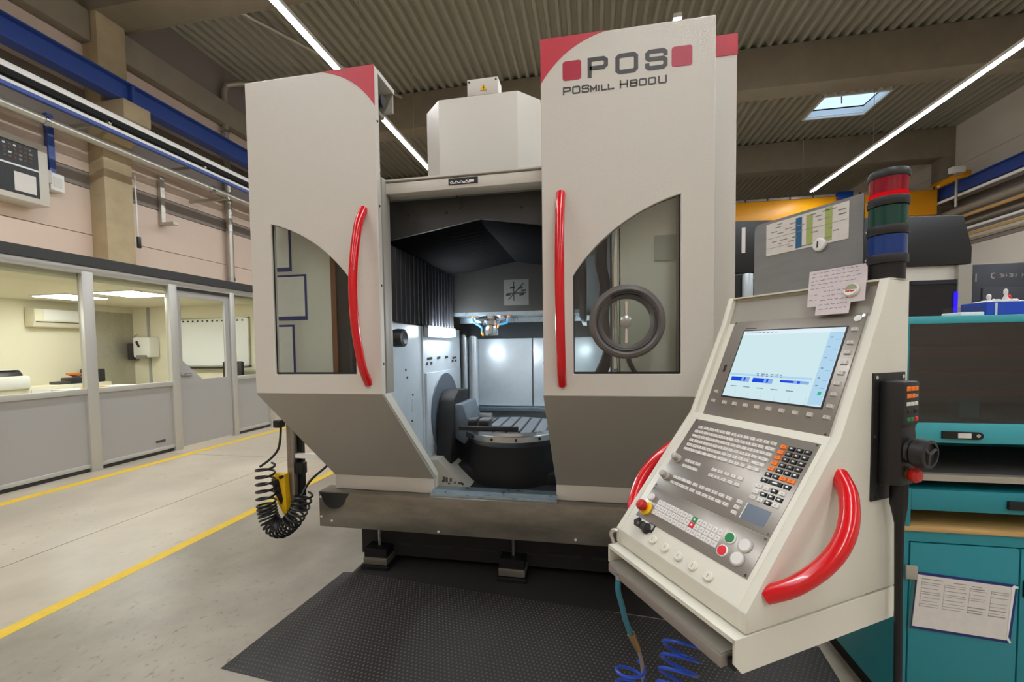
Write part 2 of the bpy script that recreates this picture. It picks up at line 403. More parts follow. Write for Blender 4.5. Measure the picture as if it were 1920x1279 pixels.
# concrete frame
ncol = {7.6: 'behind the glazed office', 13.4: 'next one beyond the office', 19.6: 'farthest along the left wall'}
for yc in (1.8, 7.6, 13.4, 19.6):
    if yc > 2:
        t = thing('concrete_column', 'sand coloured concrete column with a crane corbel, '+ncol[yc], 'column', (-10.2, yc, 0))
        B(-10.4, -10.0, yc-.28, yc+.28, 0, 8.65).build('shaft', 'concrete', t, bevel=.015)
        MB().prism([(-10.02, 6.05), (-9.99, 6.05), (-9.42, 6.42), (-9.42, 6.795), (-10.02, 6.795)], 'y', yc-.276, yc+.276).build('corbel', 'concrete', t, bevel=.012)
        t = thing('concrete_column', 'grey concrete column on the right wall, '+{7.6: 'nearest one', 13.4: 'middle one', 19.6: 'farthest one past the crane'}[yc], 'column', (13.5, yc, 0))
        B(13.3, 13.7, yc-.28, yc+.28, 0, 8.65).build('shaft', 'concrete_grey', t, bevel=.015)
        MB().prism([(13.32, 6.05), (13.29, 6.05), (12.66, 6.42), (12.66, 6.795), (13.32, 6.795)], 'y', yc-.276, yc+.276).build('corbel', 'concrete_grey', t)
for yc, lb in ((7.6, 'nearest concrete roof beam, meeting the column above the office'), (13.4, 'wide concrete roof beam crossing above the milling machine'), (19.6, 'farthest concrete roof beam above the yellow crane')):
    t = thing('roof_beam', lb, 'beam', (1.5, yc, 8.62))
    MB().prism([(yc-.3, 8.62), (yc+.35, 8.62), (yc+.35, ZC), (yc-.3, ZC)], 'x', XL, XR).build('beam_web', 'concrete_grey', t, bevel=.02)
    B(XL, XR, yc+.35, yc+.62, 8.8, 9.1).build('beam_ledge', 'concrete_grey', t)
t = thing('eaves_beam', 'concrete edge beam along the left wall above the blue rail', 'beam', (-10.25, 6, 8.0))
for ya, yb in ((1.8, 7.31), (7.89, 13.11), (13.69, 19.31)): B(-10.4, -10.15, ya, yb, 8.0, 8.62).build('beam_length', 'concrete_grey', t, bevel=.01)
# crane rails and bridge crane
for x, z, lb in ((-9.62, 6.8, 'dark blue steel crane rail on the left wall corbels'), (12.86, 6.8, 'dark blue steel crane rail along the right wall')):
    t = thing('crane_rail', lb, 'rail', (x, 9, z))
    B(x-.14, x+.14, Y0, 24, z, z+.025).build('bottom_flange', 'crane_blue', t); B(x-.14, x+.14, Y0, 24, z+.385, z+.41).build('top_flange', 'crane_blue', t)
    B(x-.01, x+.01, Y0, 24, z+.025, z+.385).build('web', 'crane_blue', t); B(x-.03, x+.03, Y0, 24, z+.41, z+.45).build('rail_head', 'steel_dull', t)
    for yc in (7.6, 13.4, 19.6): B(x-.12, x+.12, yc-.03, yc+.03, z+.025, z+.385).build('stiffener', 'crane_blue', t)
t = thing('bridge_crane', 'orange yellow bridge crane girder spanning the hall', 'crane', (1.6, 18.7, 6.2))
B(-9.4, 12.6, 18.5, 18.9, 6.28, 7.16).build('girder', 'crane_yellow', t, bevel=.01)
B(-9.4, 12.6, 18.42, 18.98, 7.16, 7.24).build('walkway_flange', 'galv', t)
for k in range(28): B(-9.2+k*.8, -9.14+k*.8, 18.41, 18.43, 7.155, 7.245).build('flange_joint', 'letter_grey', t)
for x in (-9.62, 12.86): B(x-.12, x+.12, 17.6, 19.8, 7.255, 7.5).build('end_carriage', 'crane_yellow', t, bevel=.01)
B(9.25, 9.75, 18.3, 18.48, 7.0, 7.28).build('hoist_drive', 'lens_blue', t, bevel=.02)
B(11.0, 11.6, 18.35, 18.5, 7.3, 7.55).build('cable_box', 'crane_blue', t, bevel=.02)
t = thing('power_feed_bracket', 'white box on a post by the end of the crane', 'bracket', (12.4, 17.4, 6.2))
B(12.2, 12.6, 17.3, 17.5, 7.35, 7.55).build('box', 'white', t, bevel=.02); MB().cyl((12.4, 17.4, 6.2), (12.4, 17.4, 7.4), .04, 8).build('post', 'galv', t)
MB().tube([(11.8, 17.3, 6.9), (12.1, 17.4, 7.1), (12.4, 17.4, 7.2), (12.8, 17.4, 7.25)], .05, 8).build('arm', 'crane_yellow', t)
# LED battens
def batten(x, ya, yb, z, label, name='light_batten'):
    t = thing(name, label, 'light', (x, (ya+yb)/2, z), 'LED light battens under the roof')
    B(x-.07, x+.07, ya, yb, z+.012, z+.085).build('housing', 'white_trunk', t)
    B(x-.06, x+.06, ya+.02, yb-.02, z, z+.011).build('diffuser', 'batten_light', t)
    n = max(2, int((yb-ya)/4)+1)
    for i in range(n):
        y = ya+.3+(yb-ya-.6)*i/(n-1); y += 1.0 if min(abs(y-b) for b in (7.6, 13.4, 19.6)) < .9 or (7.5 < x < 9.8 and 16 < y < 17.7) else 0; MB().cyl((x, y, z+.08), (x, y, ZC), .008, 6).build('suspension_wire', 'galv', t)
batten(-5.0, -8, 16, 7.2, 'long LED batten crossing behind the left machine door')
batten(8.12, -8, 17.85, 7.2, 'long LED batten running past the skylight at right')
batten(1.5, 7.95, 17.5, 7.2, 'LED batten above and behind the tall right machine door')
batten(1.5, -8, 4.6, 7.2, 'LED batten overhead in front of the machine')
# services on the left wall
t = thing('cable_duct', 'bright white cable duct below the blue rail at left', 'cable duct', (-9.3, 4, 6.06))
B(-9.36, -9.24, Y0, 16, 6.19, 6.29).build('cover', 'white_trunk', t, bevel=.01); B(-9.35, -9.25, Y0, 16, 6.08, 6.185).build('cable_rack', 'black_matt', t)
t = thing('busbar', 'thin white and navy conductor rail under the white cable duct', 'rail', (-9.3, 4, 5.9))
B(-9.33, -9.27, Y0, 16, 5.97, 6.03).build('cover', 'white_trunk', t); B(-9.33, -9.25, Y0, 16, 5.9, 5.965).build('conductor', 'crane_blue', t)
for y in (4.2, 6.9, 9.0, 11.4): B(-10.4, -9.25, y, y+.05, 6.04, 6.12).build('bracket_arm', 'galv', t)
t = thing('air_pipe', 'galvanised pipe running level along the left wall', 'pipe', (-9.3, 4, 5.54))
MB().cyl((-9.3, Y0, 5.61), (-9.3, 16, 5.61), .07, 14).build('pipe', 'galv', t)
for y in (4.9, 9.6): B(-10.4, -9.2, y, y+.05, 5.48, 5.54).build('pipe_bracket', 'galv', t)
for y in (5.9, 9.2, 10.6): MB().cyl((-9.3, y, 5.61), (-9.3, y+.06, 5.61), .085, 14).build('pipe_clamp', 'steel', t)
t = thing('roof_drain_pipe', 'silver lagged pipe dropping down the left wall beside the machine', 'pipe', (-10.25, 10.75, 3))
MB().tube([(-10.25, 10.7, 2.6), (-10.25, 10.7, 8.95), (-10.2, 10.75, 9.15), (-9.9, 10.9, 9.25), (-7.4, 11.9, 9.35), (-7.2, 12.0, 9.6)], .085, 12).build('pipe', 'galv', t)
for z in (3.6, 5.0, 6.4, 7.8): MB().cyl((-10.25, 10.7, z), (-10.25, 10.7, z+.07), .1, 12).build('pipe_clamp', 'steel', t)
t = thing('roof_pipe', 'long grey pipe hung under the roof sheets at upper left', 'pipe', (-8.4, 9, 9.5))
MB().cyl((-8.6, 8.1, 9.55), (-5.9, 13.0, 9.55), .05, 10).build('pipe', 'galv', t)
t = thing('wall_strut', 'blue metal strut with white socket box beside the wall cabinet', 'socket post', (-10.3, 6.62, 4.7))
B(-10.38, -10.28, 6.58, 6.68, 5.05, 6.2).build('strut', 'crane_blue', t); B(-10.4, -10.2, 6.53, 6.76, 4.72, 5.06).build('socket_box', 'white', t, bevel=.02); B(-10.2, -10.19, 6.58, 6.71, 4.8, 4.98).build('socket_face', 'paper', t)
t = thing('wall_bracket', 'small galvanised bracket hanging below the level pipe', 'bracket', (-10.3, 8.8, 4.6))
B(-10.38, -10.3, 8.76, 8.86, 4.7, 5.85).build('upright', 'galv', t); B(-10.36, -9.95, 8.74, 8.88, 4.66, 4.72).build('foot', 'galv', t)
t = thing('cable_drop', 'thin cable drop on the near corner of the sand column', 'cable', (-9.98, 7.95, 4))
MB().tube([(-9.98, 7.92, 5.5), (-9.98, 7.93, 4.1)], .012, 6).build('cable', 'white', t); B(-10.0, -9.95, 7.9, 7.97, 3.9, 4.15).build('switch', 'dark_body', t, bevel=.01)
t = thing('wall_cabinet', 'grey framed cabinet with dark window at the left edge', 'cabinet', (-10.15, 5.7, 4.3))
B(-10.38, -9.95, 5.0, 6.35, 4.3, 5.42).build('body', 'paint_light', t, bevel=.015)
B(-9.95, -9.945, 5.1, 6.2, 4.4, 5.3).build('window', 'black', t)
for k in range(14):
    for j in range(4): B(-9.945, -9.94, 5.16+k*.07, 5.19+k*.07+random.random()*.02, 5.0+j*.07, 5.03+j*.07).build('device', random.choice(['galv', 'wall_band', 'letter_grey', 'brown']), t)
B(-9.945, -9.94, 5.1, 6.2, 4.88, 4.91).build('rail', 'white', t); B(-9.945, -9.938, 5.85, 6.15, 4.45, 4.78).build('notice', 'paper', t)
B(-10.38, -10.1, 6.35, 6.5, 4.8, 5.05).build('side_box', 'paint_light', t, bevel=.01)
# services on the right wall
for i, (x, z, r, m, lb) in enumerate(((12.7, 6.68, .05, 'white_trunk', 'white trunking directly below the right crane rail'), (13.0, 6.25, .13, 'galv', 'thick grey duct below the right crane rail'), (12.95, 5.98,   .06, 'wood', 'broad tan cable tray along the right wall'), (13.3, 5.85, .06, 'galv', 'upper bright pipe on the right wall'), (13.3, 5.62, .05, 'white_trunk', 'lower white pipe on the right wall'), (13.35, 5.4, .05, 'wood', 'lowest tan pipe on the right wall'))):
    tag(MB().cyl((x, Y0, z), (x, 20, z), r, 12).build('wall_pipe', m), lb, 'pipe')

# ------------------------------------------------------------------ glazed office
OX = -6.5
t = thing('glazed_office', 'grey panelled site office with large windows and black roof edge', 'office', (OX, 4.4, 0))
posts = [(-.6, -.5), (.9, 1.0), (2.2, 2.3), (3.35, 3.45), (4.41, 4.54), (5.56, 5.69), (6.70, 6.80), (7.6, 7.7)]
for a, b in posts: B(OX-.06, OX+.03, a, b, 0, 2.63).build('post', 'office_frame', t, bevel=.006)
B(OX-.06, OX+.025, -.6, 7.7, 2.60, 2.70).build('head_rail', 'office_frame', t, bevel=.004)
B(OX-.5, OX+.05, -.6, 7.75, 2.70, 2.83).build('roof_edge', 'office_trim', t)
for (a, b) in zip(posts[:-1], posts[1:]):
    y0, y1 = a[1], b[0]
    if abs(y0-5.69) < .01: continue
    B(OX-.05, OX-.005, y0, y1, .1, 1.03).build('lower_panel', 'office_grey', t); B(OX-.05, OX+.015, y0, y1, .05, .1).build('sill_rail', 'office_frame', t, bevel=.004); B(OX-.05, OX-.01, y0, y1, 0, .05).build('shadow_line', 'office_trim', t)  # dark strip stands in for the shadow line at the floor
    B(OX-.055, OX+.02, y0, y1, 1.03, 1.1).build('transom', 'office_frame', t, bevel=.004)
    g = B(OX-.03, OX-.022, y0, y1, 1.1, 2.6).build('pane', 'window_glass', t)
d = MB().plate([(5.70, .03), (6.69, .03), (6.69, 2.55), (5.70, 2.55)], [[(5.76, 1.42), (6.10, 1.10), (6.60, 1.10), (6.60, 2.46), (5.76, 2.46)]], 'x', OX-.045, OX+.0).build('door', 'office_grey', t)
MB().prism([(5.76, 1.42), (6.10, 1.10), (6.60, 1.10), (6.60, 2.46), (5.76, 2.46)], 'x', OX-.028, OX-.02).build('pane', 'window_glass', d)
B(OX, OX+.012, 5.71, 5.9, 1.17, 1.21).build('handle_plate', 'chrome', d); MB().tube([(OX+.01, 5.76, 1.19), (OX+.05, 5.76, 1.19), (OX+.05, 5.88, 1.19)], .01, 8).build('handle', 'chrome', d)
B(OX-.05, OX+.01, 5.69, 6.70, 2.55, 2.6).build('door_head', 'office_trim', t)
B(OX-.004, OX+.003, 5.28, 5.42, .18, .215).build('maker_plate', 'letter_grey', t)
B(-9.95, -9.8, -.6, 7.75, 0, 2.83).build('rear_wall', 'office_wall', t)
B(-9.8, OX-.06, 7.59, 7.7, 0, 2.7).build('end_wall', 'office_wall', t); B(-9.8, OX-.06, -.6, -.5, 0, 2.7).build('end_wall', 'office_wall', t)
B(-9.8, OX-.06, -.5, 7.59, 2.52, 2.83).build('office_ceiling', 'office_wall', t)
for x in (-9.42, -8.62, -7.4): B(x, x+.06, 7.57, 7.59, 0, 2.52).build('wall_batten', 'office_grey', t)
B(-9.8, -9.79, 6.75, 7.57, .05, 2.4).build('side_panel', 'galv', t)
for k, (x0, x1, y0, y1, lb) in enumerate(((-7.65, -6.85, 5.3, 5.95, 'flat ceiling light in the office nearer its window'), (-8.95, -8.2, 5.35, 6.0, 'flat ceiling light in the office deeper inside'), (-8.7, -7.6, 2.2, 3.2, 'flat ceiling light at the near end of the office'))):
    l = thing('ceiling_light', lb, 'light', ((x0+x1)/2, (y0+y1)/2, 2.49), 'office ceiling lights')
    B(x0, x1, y0, y1, 2.5, 2.52).build('frame', 'white', l); B(x0+.03, x1-.03, y0+.03, y1-.03, 2.492, 2.5).build('diffuser', 'office_light', l)
t = thing('air_conditioner', 'beige wall air conditioner on the office rear wall', 'air conditioner', (-9.7, 6.2, 2.02))
MB().prism([(-9.79, 2.04), (-9.62, 2.04), (-9.56, 2.14), (-9.56, 2.36), (-9.79, 2.38)], 'y', 5.78, 6.68).build('case', 'office_wall', t, bevel=.01)
B(-9.60, -9.555, 5.8, 6.66, 2.12, 2.135).build('louvre', 'letter_grey', t); B(-9.56, -9.55, 5.9, 6.66, 2.16, 2.35).build('front_cover', 'white', t, bevel=.004)
t = thing('office_desk', 'white low cupboard along the office rear wall', 'cupboard', (-9.5, 5.9, 0))
B(-9.78, -9.3, 5.5, 6.75, 0, 1.0).build('carcass', 'office_wall', t, bevel=.01)
for y in (5.52, 6.13): B(-9.3, -9.285, y, y+.6, .05, .95).build('door', 'white', t)
t = thing('printer', 'white desktop printer at the far left in the office', 'printer', (-9.4, 5.25, 0))
B(-9.75, -9.2, 4.9, 5.47, .98, 1.2).build('case', 'white', t, bevel=.03); MB().prism([(-9.75, 1.2), (-9.25, 1.2), (-9.35, 1.3), (-9.7, 1.3)], 'y', 4.95, 5.42).build('lid', 'dark_body', t, bevel=.02); B(-9.7, -9.3, 5.0, 5.38, 1.3, 1.31).build('sheet', 'paper', t); B(-9.75, -9.25, 4.9, 5.47, 0, .98).build('stand', 'office_wall', t)
tag(B(-9.72, -9.4, 6.5, 6.72, 1.0, 1.25).build('monitor', 'dark_body', bevel=.02), 'small black monitor on the office cupboard', 'monitor')
for k, (y, h, m, lb) in enumerate(((5.95, .05, 'letter_grey', 'flat dark folder left of the pile on the office cupboard'), (6.12, .11, 'dark_navy', 'navy folder stack on the office cupboard'), (6.3, .13, 'wall_band', 'grey ring binder lying by the small monitor'))):
    tag(B(-9.6, -9.35, y, y+.17, 1.0, 1.0+h).build('folder', m, bevel=.008), lb, 'folder')
tag(MB().lathe([(.02, 0), (.1, .03), (.11, .06)], (-9.48, 6.25, 1.131), 'z', 14).build('bowl', 'orange'), 'small orange bowl on the office binders', 'bowl')
t = thing('whiteboard', 'framed whiteboard with pen tray on the office end wall', 'whiteboard', (-7.8, 7.56, 1.2))
B(-8.66, -6.9, 7.56, 7.585, 1.26, 2.24).build('surface', 'board_white', t)
for a in ((-8.68, -6.88, 1.24, 1.265), (-8.68, -6.88, 2.235, 2.26), (-8.68, -8.655, 1.24, 2.26), (-6.905, -6.88, 1.24, 2.26)): B(a[0], a[1], 7.55, 7.59, a[2], a[3]).build('frame', 'galv', t)
B(-8.45, -7.5, 7.46, 7.56, 1.2, 1.235).build('pen_tray', 'dark_body', t)
for k in range(14): B(-8.6+k*.12, -8.57+k*.12, 7.545, 7.556, 2.18, 2.21).build('magnet', 'dark_body', t)
t = thing('towel_dispenser', 'white paper towel dispenser on the office end wall', 'dispenser', (-9.3, 7.5, 1.42))
B(-9.55, -9.12, 7.36, 7.585, 1.45, 1.88).build('case', 'white', t, bevel=.03); B(-9.45, -9.2, 7.34, 7.37, 1.42, 1.5).build('outlet', 'wall_band', t); MB().prism([(-9.47, 1.78), (-9.42, 1.8), (-9.36, 1.68), (-9.4, 1.66)], 'y', 7.35, 7.362).build('emblem', 'dark_body', t)
t = thing('soap_dispenser', 'black soap dispenser beside the towel box', 'dispenser', (-9.7, 7.5, 1.38))
B(-9.78, -9.64, 7.42, 7.585, 1.4, 1.75).build('case', 'black_plastic', t, bevel=.02); MB().tube([(-9.7, 7.5, 1.75), (-9.68, 7.5, 1.9), (-9.6, 7.5, 1.94)], .012, 6).build('pipe', 'galv', t)
t = thing('office_chair', 'black office chair behind the window by the machine', 'chair', (-7.0, 7.2, 0))
B(-7.25, -6.8, 7.25, 7.33, .85, 1.36).build('backrest', 'black', t, bevel=.03); B(-7.25, -6.75, 6.95, 7.35, .45, .53).build('seat', 'black', t, bevel=.03); MB().cyl((-7.0, 7.15, .08), (-7.0, 7.15, .46), .03, 10).build('column', 'steel', t); B(-7.06, -6.98, 7.3, 7.34, .5, .9).build('back_bar', 'steel', t)
for k in range(5):
    q = k*2*math.pi/5; MB().cyl((-7.0, 7.15, .1), (-7.0+.28*math.cos(q), 7.15+.28*math.sin(q), .04), .025, 8).build('foot', 'black', t)
t = thing('office_counter', 'cream counter top under the second office window', 'counter', (-7.0, 5.0, 0))
B(-7.4, -6.62, 4.6, 5.5, 1.02, 1.06).build('top', 'office_wall', t); B(-7.38, -6.66, 4.64, 5.46, 0, 1.02).build('carcass', 'office_wall', t)
tag(B(-6.95, -6.7, 4.65, 4.85, 1.06, 1.1).build('notepad', 'yellow', bevel=.005), 'yellow pad at the corner of the office counter', 'pad')

# ------------------------------------------------------------------ the milling machine
MA = thing('milling_machine', 'large light grey five axis milling machine with open red handled doors', 'milling machine', (-.6, 3.2, 0))
FY = 2.0
def pos_frame(y): return lambda u, v, n: (u, y-n, v)
win_r = [(-.080, 1.447), (.395, 1.447)] + list(reversed(arc3((-.080, 1.905), (.138, 2.128), (.392, 2.243))))
mir = lambda poly: [(-1.272-x, z) for x, z in poly]
# sliding doors
for side in ('left', 'right'):
    x0, x1 = (-1.79, -1.05) if side == 'left' else (-.222, .532)
    win = mir(win_r) if side == 'left' else win_r
    d = MB().plate([(x0, 1.343), (x1, 1.343), (x1, 2.985), (x0, 2.985)], [win], 'y', FY, FY+.04).build('sliding_door', 'paint_light', MA, bevel=.003, seg=1)
    MB().prism([(x*1.0, z) for x, z in win], 'y', FY+.018, FY+.024).build('window_pane', 'door_glass', d)
    # rubber window seal
    c = (sum(p[0] for p in win)/len(win), sum(p[1] for p in win)/len(win))
    MB().plate([(c[0]+(x-c[0])*1.004, c[1]+(z-c[1])*1.004) for x, z in win], [[(c[0]+(x-c[0])*.978, c[1]+(z-c[1])*.982) for x, z in win]], 'y', FY+.012, FY+.016).build('window_seal', 'black', d)
    # sloping lower leaf and kick strip
    MB().prism([(FY, 1.343), (FY+.04, 1.343), (2.73, .69), (2.69, .69)], 'x', x0, x1).build('lower_leaf', 'paint_slope', d)
    B(x0, x1, 2.69, 2.725, .59, .69).build('kick_strip', 'paint_light', d, bevel=.003)
    xe = x1 if side == 'left' else x0
    s = 1 if side == 'left' else -1
    MB().prism([(FY+.012, 1.342), (FY+.085, 1.342), (2.785, .69), (2.785, .6), (2.727, .6), (2.727, .685)], 'x', xe-.012*s, xe+.004*s).build('edge_strip', 'paint_cream', d)
    # handle
    hx = -1.127 if side == 'left' else -.134
    hp = [(hx, FY+.005, 2.285)] + [(hx, FY-.005-.115*math.sin(math.pi*min(1, k/12))**.75, 2.28-.88*k/12) for k in range(1, 12)] + [(hx, FY+.005, 1.397)]
    MB().tube(spline(hp, 6), .021, 24).build('handle', 'handle_red', d, smooth=60)
    # red corner
    if side == 'left': red = [(-1.05, 2.985), (-1.36, 2.985)] + arc3((-1.34, 2.984), (-1.190, 2.926), (-1.05, 2.785))
    else: red = [(-.222, 2.985), (.09, 2.985)] + arc3((.07, 2.984), (-.082, 2.926), (-.222, 2.785))
    MB().prism(red, 'y', FY-.0015, FY-.0002).build('red_corner', 'paint_red', d)
    # door hanger with its rollers behind the top edge
    yb = 2.22
    B(x0, x1, FY+.04, yb, 2.962, 2.985).build('top_return', 'paint_light', d)
    B(x0+.02, x1-.006, yb-.012, yb, 2.86, 2.962).build('hanger_plate', 'paint_grey', d)
    for k in (0, 1): MB().cyl((xe-.05*s, FY+.06+k*.07, 2.88), (xe-.02*s, FY+.06+k*.07, 2.88), .03, 14).build('roller', 'black_plastic', d)
    B(x0+.03, x1-.03, FY+.04, FY+.16, 2.80, 2.82).build('guide_rail', 'steel_dull', d)
    for z in (2.72, 2.3, 1.9, 1.5): MB().cyl((xe, FY+.02, z), (xe+.003*s, FY+.02, z), .006, 8).build('screw', 'black', d)
    if side == 'right':
        fr = pos_frame(FY)
        def rrect(x0, x1, z0, z1, r=.012): return arc(x1-r, z1-r, r, 0, 90, 4)+arc(x0+r, z1-r, r, 90, 180, 4)+arc(x0+r, z0+r, r, 180, 270, 4)+arc(x1-r, z0+r, r, 270, 360, 4)
        MB().prism(rrect(-.121, -.037, 2.788, 2.873), 'y', FY-.0015, FY-.0002).build('logo_square', 'logo_red', d)
        MB().prism(rrect(.352, .437, 2.788, 2.873), 'y', FY-.0015, FY-.0002).build('logo_square', 'logo_red', d)
        mb = MB()
        for ch, x, w in (('P', .000, .072), ('O', .122, .080), ('S', .250, .076)):
            MB().strokes([[(x+a*w, 2.796+b*.070) for a, b in L] for L in GL[ch]], fr, .0180, .0003, .0014).build('logo_letter', 'letter_grey', d)
        mb = MB(); x = -.117
        for ch, w, h, adv in (('P', .030, .028, .042), ('O', .030, .028, .042), ('S', .028, .028, .038), ('M', .024, .020, .033), ('I', .004, .020, .015), ('L', .022, .020, .030), ('L', .022, .020, .052),
                              ('H', .030, .028, .043), ('8', .028, .026, .039), ('0', .028, .026, .039), ('0', .028, .026, .043), ('U', .030, .028, .04)):
            MB().strokes([[(x+a*w, 2.728+b*h) for a, b in L] for L in GL[ch]], fr, .0066, .0003, .0012).build('letter', 'letter_grey', d); x += adv
        # rotating clear-view screen
        cx, cz = .160, 1.685
        MB().ring([(.168, -.012), (.168, -.028), (.158, -.042), (.146, -.046), (.136, -.040), (.128, -.030), (.118, -.030), (.108, -.018), (.106, .002), (.112, .012)], (cx, FY+.012, cz), 'y', 48).build('clear_view_ring', 'ring_grey', d)
        MB().ring([(.1335, -.040), (.129, -.043), (.1245, -.040), (.129, -.037)], (cx, FY+.012, cz), 'y', 48).build('ring_groove', 'letter_grey', d)
        MB().cyl((cx, FY+.014, cz), (cx, FY+.02, cz), .108, 40).build('spinning_disc', 'door_glass', d)
        MB().lathe([(.028, 0), (.028, .006), (.02, .010), (.008, .012)], (cx-.002, FY+.014, cz+.002), 'y', 24, -1).build('disc_hub', 'steel', d)
        mb = MB(); a = arc(cx, cz, .129, 62, 122, 10)
        mb.tube([(p[0], FY-.032, p[1]) for p in a], .007, 6).build('ring_slot', 'black', d)
        mb = MB()
        for zz in (1, -1): mb.prism([(cx-.004, cz+zz*.03), (cx+.004, cz+zz*.03), (cx+.006, cz+zz*.095), (cx-.006, cz+zz*.095)], 'y', FY+.011, FY+.014)
        mb.build('disc_spoke', 'chrome', d)
        MB().tube(spline([(cx+.01, FY+.06, cz-.15), (cx+.02, FY+.07, cz-.19), (cx+.05, FY+.08, cz-.245)], 5), .012, 8).build('disc_hose', 'black', d)
# cabin: fixed front panels, frame, roof, walls
CY = 2.14
B(-1.77, -1.41, CY, CY+.02, 1.25, 2.95).build('fixed_panel', 'paint_light', MA)
B(-1.41, -1.38, CY-.01, CY+.05, 1.25, 2.44).build('door_seal', 'brown', MA); B(-1.38, -1.31, CY, CY+.06, 1.25, 2.44).build('cabin_post', 'black', MA)
B(.142, .66, CY, CY+.02, 1.25, 2.985).build('fixed_panel', 'paint_light', MA, bevel=.003)
B(.50, .662, CY-.002, CY+.022, 2.893, 2.987).build('red_strip', 'paint_red', MA)
MB().cyl((.118, CY+.01, 1.3), (.118, CY+.01, 2.25), .022, 14).build('guide_column', 'chrome', MA)
B(.094, .104, CY-.005, CY+.03, 1.3, 2.4).build('wiper_strip', 'black', MA)
MB().tube(spline([(.06, CY+.06, 2.2), (.05, CY+.06, 2.0), (.07, CY+.06, 1.86), (.06, CY+.07, 1.7), (.09, CY+.07, 1.55), (.03, CY+.07, 1.4)], 6), .03, 10).build('cable_bundle', 'black_matt', MA)
B(.40, .50, CY-.012, CY, 1.3, 2.3).build('panel_shadow', 'wall_band', MA)  # dark band painted in for the shadow gap on the panel
B(.30, .46, CY-.006, CY, 1.98, 2.10).build('notice', 'paint_grey', MA)
hd = B(-1.10, -.222, CY-.02, CY+.08, 2.393, 2.45).build('header_beam', 'paint_light', MA, bevel=.004)
B(-1.10, -.222, CY-.028, CY+.08, 2.456, 2.466).build('header_cap', 'paint_light', MA, bevel=.003)
bd = B(-.715, -.56, CY-.0235, CY-.02, 2.412, 2.444).build('badge', 'black', hd)
mb = MB(); fr = pos_frame(CY-.0235)
mb.strokes([[(-.705+.008*i, 2.424+.006*math.sin(i*1.9)) for i in range(14)]], fr, .0035, .0002, .0008); mb.strokes([[(-.60, 2.425), (-.585, 2.425)]], fr, .012, .0002, .0008); mb.strokes([[(-.704, 2.418), (-.60, 2.4185)]], fr, .002, .0002, .0008)
mb.build('badge_script', 'white', hd)
B(-1.115, -1.062, CY-.06, CY+.02, 1.34, 2.47).build('opening_jamb', 'paint_grey', MA, bevel=.004)
B(-.224, -.195, CY-.06, CY+.02, 1.34, 2.47).build('opening_jamb', 'paint_light', MA, bevel=.004)
B(-1.77, .64, 2.225, 4.40, 2.40, 2.43).build('roof_plate', 'inner_grey', MA)
SW = [(CY+.022, 1.27), (2.74, .70), (2.74, .60), (4.42, .60), (4.42, 2.43)]
MB().prism(SW+[(CY+.022, 2.43)], 'x', -1.79, -1.77).build('side_wall', 'paint_light', MA); MB().prism(SW+[(2.9, 2.985), (CY+.022, 2.985)], 'x', .642, .662).build('side_wall', 'paint_light', MA)
MB().prism([(CY, 1.25), (CY+.022, 1.25), (2.76, .69), (2.76, .60), (2.735, .60), (2.735, .69)], 'x', .535, .662).build('fixed_lower_panel', 'paint_slope', MA)
B(-1.77, .642, 4.38, 4.42, .40, 2.43).build('rear_panel', 'paint_light', MA)
# upper plate with gable opening and the bellows tunnel behind it
G = [(-1.14, 1.735), (-1.14, 2.185), (-.585, 2.275), (-.03, 2.185), (-.03, 1.735)]
MB().prism([(-1.30, 2.185), (-1.14, 2.185), (-.585, 2.275), (-.03, 2.185), (.10, 2.185), (.10, 2.40), (-1.30, 2.40)], 'y', 2.26, 2.275).build('gable_plate', 'carriage', MA)  # dark carriage tone paints in the shade behind the header
for x in (-1.0, -.78, -.36): MB().cyl((x, 2.255, 2.32), (x, 2.26, 2.32), .007, 8).build('bolt', 'black', MA)
MB().tube(spline([(-.70, 2.2, 2.385), (-.68, 2.21, 2.36), (-.67, 2.21, 2.335), (-.69, 2.21, 2.32)], 5), .004, 6).build('door_latch', 'black', MA)
mb = MB(); n = 34; prof = G
rows = []
for i in range(n+1):
    y = 2.275+(3.36-2.275)*i/n; e = .03 if i % 2 else 0
    c = (-.585, 1.9); rows.append([(x+(e if x < -.9 else -e if x > -.2 else 0), y, z-(e*.8 if z > 2.0 else 0)) for x, z in prof])
vs = [p for r in rows for p in r]; fs = []
for i in range(n):
    for k in range(4): fs.append((i*5+k, i*5+k+1, (i+1)*5+k+1, (i+1)*5+k))
mb.add(vs, fs); mb.mi = [1 if i % 4 in (0, 3) else 0 for i in range(len(fs))]; mb.build('bellows', ['bellows', 'bellows_side'], MA, smooth=0)
for i in range(1, 34, 2):
    y = 2.275+(3.36-2.275)*i/34; MB().cyl((-1.109, y, 1.737), (-1.109, y, 2.16), .0045, 6).build('fold_glint', 'fold_glint', MA)  # grey strips stand in for lamp glints on the pleats
# spindle carriage
CA = 3.36
MB().prism([(-1.12, 1.865), (-.05, 1.865), (-.05, 2.165), (-.585, 2.262), (-1.12, 2.165)], 'y', CA, CA+.02).build('carriage_plate', 'carriage', MA)
st = B(-.685, -.485, CA-.0015, CA, 1.91, 2.115).build('axis_sticker', 'sticker', MA)
mb = MB(); fr = pos_frame(CA-.0015); sx, sz = -.605, 2.005
mb.strokes([[(sx, sz-.055), (sx, sz+.09)], [(sx-.055, sz), (sx+.095, sz+.002)], [(sx-.04, sz-.045), (sx+.075, sz+.075)]], fr, .008, .0003, .001)
for px, pz in ((sx-.01, sz+.045), (sx+.065, sz-.012), (sx+.055, sz+.04), (sx-.045, sz-.012), (sx+.08, sz+.02)): mb.strokes([[(px-.012, pz), (px+.012, pz+.003)]], fr, .014, .0003, .001)
mb.build('axis_arrows', 'black', st)
